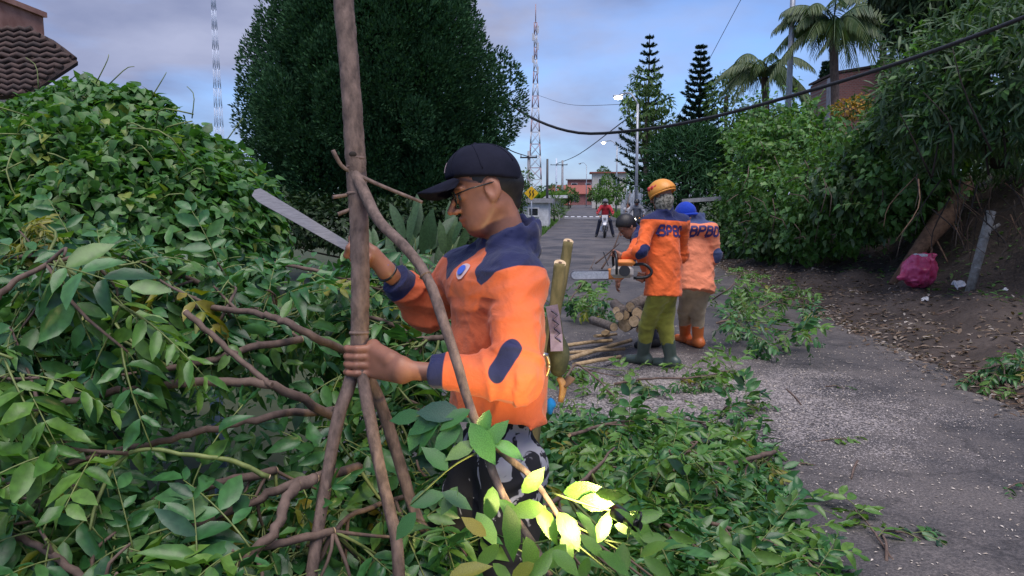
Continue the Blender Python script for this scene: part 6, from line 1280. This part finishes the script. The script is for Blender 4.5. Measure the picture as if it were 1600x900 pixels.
# lit torch lying among the leaves at the man's hip
emitter('torch_glow', (1,.8,.35), 30)
def torch():
    c = P(972,806,1.47); tip = P(800,690,1.95); d = (tip-c).normalized(); root = thing('torch', 'small lit torch hung by a cord among the bright leaves at the bottom', 'torch', c)
    MB().tube([c-d*.055, c-d*.02], .011, 12).build('body', 'black_plastic', root); MB().tube([c-d*.02, c, c+d*.022], [.011,.014,.015], 14).build('head', 'black_plastic', root); MB().tube([c+d*.0225, c+d*.0245], .013, 14).build('lens', 'torch_glow', root)
    MB().tube(spline([c-d*.055, c-d*.065+Vector((0,0,.03)), P(985,800,1.55), P(1000,806,1.58)], 10), .0022, 5).build('cord', 'black_plastic', root)
    l = bpy.data.lights.new('torch_light', 'SPOT'); l.energy = 8.5; l.color = (1,.78,.36); l.spot_size = rad(150); l.spot_blend = .8; l.shadow_soft_size = .02; lo = link('torch_light', l, root); lo.matrix_basis = root.matrix_basis.inverted() @ (Matrix.Translation(c+d*.03) @ (-d).to_track_quat('Z','Y').to_matrix().to_4x4())
torch()
# machete
def machete():
    a, t = P(600,420,2.285), P(398,297,2.33); d = (t-a).normalized(); root = thing('machete', 'raised machete with a long dull steel blade in the far hand', 'machete', a); n = (-CF*.9+CU*.45); n = (n-d*n.dot(d)).normalized(); w = d.cross(n)
    g = a+d*.07; MB().tube([a+d*.0, g+d*.06], [.014,.0125], 10, squash=.8).build('handle', 'dark_bark', root); b0 = g+d*.055; L_ = (t-b0).length; th = n*.0016; prof = [(0,-.014),(.2,-.018),(.6,-.023),(.9,-.027),(.985,-.02),(1,.0),(.97,.014),(.6,.015),(.2,.014),(0,.013)]
    MB().prism([b0+d*(L_*x)+w*y for x, y in prof], -th, th).build('blade', 'dull_steel', root)
    MB().prism([b0+d*(L_*x)+w*y for x, y in ((.03,-.0142),(.2,-.0178),(.6,-.0228),(.9,-.0268),(.9,-.0225),(.6,-.0185),(.2,-.0135),(.03,-.010))], -n*.0022, n*.0022).build('ground_edge', 'dull_steel', root)
    for s in (.025,.05): MB().ball(a+d*s-n*.0135, .0035).build('rivet', 'brass', root)
machete()
# tool bundle hanging at the man's back
def sheath():
    root = thing('tool_bundle', 'olive canvas tool pouch with lilac strap and carabiner at the man\'s back', 'pouch', P(870,560,2.3)); c = A_(P(872,560,2.28)); u, r, f = A_(CU), A_(CR), A_(CF)
    po = U([ell(c, (.03,.036,.056), (r,f,u)), cone(c+u*.02, c+u*.13+r*-.01, .024, .016)], .03); sdf_obj('pouch', lambda p: po(p)+.003*(vnoise(p,30.)-.5)*2, c-.14, c+.22, .005, 'olive_canvas', root)
    st = MB(); pts = [P(868+k*2,470+k*18,2.262-.004*math.sin(k)) for k in range(5)]; pts = [P(862,478,2.262),P(866,500,2.252),P(869,522,2.244),P(870,548,2.238)]
    for p_, q_ in zip(pts, pts[1:]): m_ = (p_+q_)/2; u_ = (p_-q_).normalized(); x_ = u_.cross(CF).normalized(); st.box(m_, (.036,.005,(p_-q_).length*1.06), Matrix((x_, x_.cross(u_)*-1, u_)).transposed()); so = st.build('strap', 'strap_lilac', root)
    zz = [P(861+(9 if k%2 else 0)+k*1.0, 486+k*7, 2.253-.0028*k-.006) for k in range(8)]; MB().tube(zz, .0018, 4).build('strap_print', 'black_plastic', so)
    cc = P(848,571,2.17); ring = [cc+CR*(.018*math.cos(a)*(1 if abs(math.sin(a)) < .9 else .9))+CU*(.034*math.sin(a)) for a in np.linspace(0,2*math.pi,25)]; MB().tube(ring, .0048, 8).build('carabiner', 'brass', root); MB().tube([cc+CR*.014+CU*.028, cc+CU*.036-CR*.01], .006, 8).build('carabiner_gate', 'steel', root)
    MB().tube(spline([P(818,543,2.13),P(835,552,2.14),P(846,553,2.17)],8), .0045, 6).build('cord', 'black_plastic', root); MB().tube(spline([P(874,590,2.28),P(880,604,2.27),P(876,628,2.27)],8), [.012,.014,.010], 9, squash=.7).build('knife_handle', 'handle_wood', root)
    MB().tube(spline([P(892,590,2.29),P(885,598,2.28),P(878,604,2.27)],6), [.02,.016], 8, squash=.4).build('leather_tab', 'root_wood', root)
    k = A_(P(860,634,2.28)); e = ell(k, (.013,.012,.026), (r,f,u)); sdf_obj('rag', lambda p: e(p)+.006*(vnoise(p,60.)-.5)*2, k-.06, k+.06, .004, 'sky_rag', root)
sheath()
# two sawn saplings standing behind the man
for i,(pts,r,lab) in enumerate([(Bp((888,378,3.2),(883,410,3.2),(872,470,3.2),(848,560,3.2),(815,680,3.2)),.021,'taller sawn sapling with pale cut top behind the man in the cap'),(Bp((875,412,3.05),(872,440,3.05),(862,520,3.05),(838,620,3.05),(810,720,3.05)),.024,'shorter sawn sapling with ringed cut top behind the man in the cap')]):
    pts[-1] = Vector((pts[-1].x,pts[-1].y,0)); root = thing('sawn_sapling', lab, 'branch', pts[-1], 'sawn saplings'); m = MB(); m.tube(spline(pts,16), [r,r*1.05,r*1.2], 12, jitter=.04).build('stem', 'mossy_bark', root); d = (pts[0]-pts[1]).normalized(); d = (d-CF*.7).normalized()
    t = pts[0]; MB().tube([t-d*.012, t+d*.004], [r*1.02,r], 14).build('cut_face', 'cut_wood', root); MB().tube([t+d*.0045,t+d*.006], r*.3, 10).build('pith', 'root_wood', root)
# chainsaw
def chainsaw():
    c = P(972,424,6.86); X = (-CR*.98+CF*.12).normalized(); Z = CU*.98+CR*.05; Y = Z.cross(X).normalized(); Z = X.cross(Y); R3 = Matrix((X,Y,Z)).transposed(); root = thing('chainsaw', 'orange and white chainsaw held level with its bar pointing left', 'chainsaw', c); T = lambda x,y,z: c+X*x+Y*y+Z*z
    MB().box(T(0,0,-.005), (.2,.15,.11), R3, .03).build('engine_housing', 'saw_white', root); MB().box(T(-.03,0,.075), (.17,.15,.06), R3, .025).build('top_cover', 'saw_orange', root); MB().box(T(.06,-.095,-.02), (.15,.03,.1), R3, .012).build('sprocket_cover', 'saw_orange', root)
    n = 10; prof = [(.12,-.036),(.42,-.036)]+[(.42+.04*math.sin(a),-.036*math.cos(a)) for a in np.linspace(.2,math.pi-.2,7)]+[(.42,.036),(.12,.036)]
    bar = MB().prism([T(x,-.06,z-.03) for x,z in prof], -Y*.003, Y*.003).build('guide_bar', 'steel', root); MB().tube([T(x*1.0,-.06,(z*1.1)-.03) for x,z in prof], .007, 6).build('chain', 'dull_steel', root)
    MB().tube(spline([T(.07,-.1,0),T(.08,-.1,.12),T(.07,-.04,.17),T(.06,.06,.17),T(.05,.11,.1),T(.05,.1,-.03)],18), .012, 8).build('front_handle', 'black_plastic', root)
    MB().tube(spline([T(-.1,0,.06),T(-.2,0,.06),T(-.26,0,.0),T(-.22,0,-.05),T(-.1,0,-.06)],16), .014, 8).build('rear_handle', 'black_plastic', root)
    MB().prism([T(.12,-.1,.05),T(.12,.09,.05),T(.16,.07,.17),T(.16,-.09,.17)], (0,0,0), X*.008).build('hand_guard', 'black_plastic', root); MB().tube([T(-.02,.086,0),T(-.02,.1,0)], .05, 14).build('starter_cover', 'black_plastic', root); MB().tube([T(-.08,-.09,-.03),T(-.08,-.1,-.03)], .018, 10).build('fuel_cap', 'black_plastic', root)
chainsaw()
# logs sawn to length, and split poles
def log(label, a, b, r, name='log'):
    a, b = Vector(a), Vector(b); root = thing(name, label, 'log', a, 'sawn logs'); n = 7; pts = [a.lerp(b,k/(n-1))+rv(r*.1) for k in range(n)]; pts[0], pts[-1] = a, b; MB().tube(pts, r, 12, jitter=.06).build('bark', 'log_bark', root); d = (a-b).normalized(); MB().tube([a, a+d*.004], r*.9, 14).build('cut_end', 'cut_wood', root); MB().tube([b, b-d*.004], r*.9, 12).build('cut_end', 'cut_wood', root)
LG = [(968,485,.06,'upper left'),(982,480,.05,'topmost'),(995,487,.055,'upper right'),(966,497,.05,'middle left'),(980,494,.055,'central'),(994,500,.05,'middle right'),(978,508,.065,'lower'),(962,510,.045,'lowest left'),(996,513,.05,'lowest right')]
for px,py,r,w in LG:
    r *= random.uniform(.6,1.25); a = P(px+random.uniform(-5,5),py+random.uniform(-3,3),7.7+random.uniform(-.12,.15)); a.z = max(a.z, r+.02); b = a+Vector((random.uniform(-.25,.45),.5,random.uniform(-.08,.1))); b.z = max(b.z, r); log('%s log of the sawn pile below the chainsaw' % w, a, b, r)
for i,(x0,y0,x1,y1,r,lab) in enumerate([(884,540,955,532,.03,'pale split pole lying uppermost left of the green boots'),(890,560,985,532,.032,'longest split pole pointing at the green boots'),(880,552,975,545,.025,'middle split pole in the bundle on the road'),(898,570,968,558,.03,'lower split pole in the bundle on the road'),(930,525,962,522,.025,'short pale log left of the sawn pile'),(945,520,950,516,.04,'small round log end beside the sawn pile')]):
    a, b = G(x0,y0,.06+.02*i), G(x1,y1,.07); root = thing('split_pole', lab, 'pole', a, 'split poles on the road'); MB().tube([a,(a+b)/2+rv(.01),b], [r,r*.9], 8, squash=.7, jitter=.05).build('wood', 'split_wood', root); d = (b-a).normalized(); MB().tube([b,b+d*.004], r*.75, 8).build('cut_end', 'cut_wood', root)
tag(MB().tube(spline([P(985,300,8.6),P(972,350,8.5),P(958,390,8.4),P(940,420,8.3)],10), [.004,.012], 6).build('bare_stick', 'bark'), 'thin bare upright stick left of the bending worker', 'stick')
tag(MB().tube(spline([P(968,380,8.35),P(950,396,8.35),P(930,412,8.35)],8), [.005,.01], 6).build('bare_stick', 'bark'), 'short bare twig crossing the upright stick', 'stick')
# bank: bag, stump, stake, scraps
def on_bank(px, d): 
    q = AT(px, d, 0); return Vector((q.x,q.y,bank_z(q.x,q.y)))
def bag():
    b = on_bank(1443,11.6); c = A_(b)+A_((0,0,.24)); root = thing('plastic_bag', 'knotted pink plastic bag of rubbish at the foot of the bank', 'bag', b); X = A_(CR)
    e = U([ell(c, (.25,.22,.24)), ell(c+A_((.02,0,.14)), (.19,.17,.13)), cone(c+A_((-.2,-.05,-.06)), c+A_((-.3,-.08,-.1)), .05, .03), cone(c+A_((.12,-.04,.2)), c+A_((.2,-.05,.25)), .045, .02)], .06)
    sdf_obj('bag_body', lambda p: e(p)+.075*(np.abs(vnoise(p,7.)-.5)-.2)+.05*(np.abs(vnoise(p+3.,17.)-.5)-.2), c-.45, c+.45, .012, 'bag_pink', root); k = c+A_((0,-.02,.235)); e2 = ell(k, (.12,.1,.04)); sdf_obj('white_filling', lambda p: e2(p)+.03*(vnoise(p,24.)-.5), k-.16, k+.16, .012, 'white_paint', root)
bag()
def trunk_root():
    a, b = on_bank(1418,12.3), P(1500,300,12.8); root = thing('tree_root', 'thick orange-brown root slanting out of the soil behind the pink bag', 'root', a); MB().tube(spline([a-Vector((.15,0,.1)),a.lerp(b,.35)+Vector((0,0,.06)),a.lerp(b,.7),b+Vector((.2,.3,.1))],12), [.08,.13,.17,.15], 12, jitter=.1).build('wood', 'root_wood', root)
    for k in range(7):
        p = a.lerp(b,random.uniform(.1,.9)); q = p+Vector((random.uniform(-.5,.2),-random.uniform(.1,.5),-random.uniform(.2,.5))); MB().tube(spline([p,(p+q)/2+rv(.08),q],6), [.025,.008], 6).build('rootlet', 'root_wood', root)
trunk_root()
def stake():
    a = on_bank(1526,10.6); t = P(1549,330,10.6); root = thing('bamboo_stake', 'weathered grey bamboo stake leaning in the soil at right', 'stake', a); d = t-a; MB().tube([a-d*.05, a+d*.5, t], .062, 14).build('cane', 'bamboo_old', root)
    for s in (.28,.66): MB().torus(a+d*s, d, .06, .009, 16, 6).build('node', 'bamboo_old', root)
    MB().tube([a+d*.72, a+d*.8+Vector((.16,0,.04))], [.03,.022], 8).build('side_shoot', 'bamboo_old', root); MB().tube([t-d*.001, t+d*.004], .045, 12).build('painted_hollow', 'dark_bark', root)  # dark disc on the closed cane end paints in its shaded inside
stake()
def scrap(label, px, d, s, seed):
    b = on_bank(px,d); rs = random.Random(seed); n = 6; vs = [b+Vector(((i/(n-1)-.5)*s+rs.uniform(-.03,.03),(j/(n-1)-.5)*s*.6,(.05+rs.uniform(0,.12)+.12*(j/(n-1)))*s*5)) for i in range(n) for j in range(n)]; fs = [(i*n+j,(i+1)*n+j,(i+1)*n+j+1,i*n+j+1) for i in range(n-1) for j in range(n-1)]; o = MB().add(vs, fs).build('plastic_scrap', 'white_paint'); m = o.modifiers.new('thickness','SOLIDIFY'); m.thickness = .004; tag(o, label, 'litter')
scrap('crumpled white plastic scrap between the bag and the stake', 1508, 10.9, .15, 1); scrap('small white scrap at the dirt edge', 1455, 10.2, .06, 2); scrap('tiny white scrap right of the bamboo stake', 1582, 10.4, .04, 4)
def tangle():
    root = thing('root_tangle', 'tangle of bare roots and dry vines hanging over the soil at far right', 'roots', on_bank(1560,10))
    for k in range(44):
        p = P(random.uniform(1430,1640),random.uniform(270,345),random.uniform(9.8,11.5)); q = p+Vector((random.uniform(-.5,.4),random.uniform(-.6,-.1),random.uniform(-.9,-.25))); q.z = max(q.z, bank_z(q.x,q.y)); MB().tube(spline([p,(p+q)/2+rv(.15),q],7), [random.uniform(.005,.013),.004], 5).build('root', 'dark_bark' if k%3 else 'root_wood', root)
tangle()
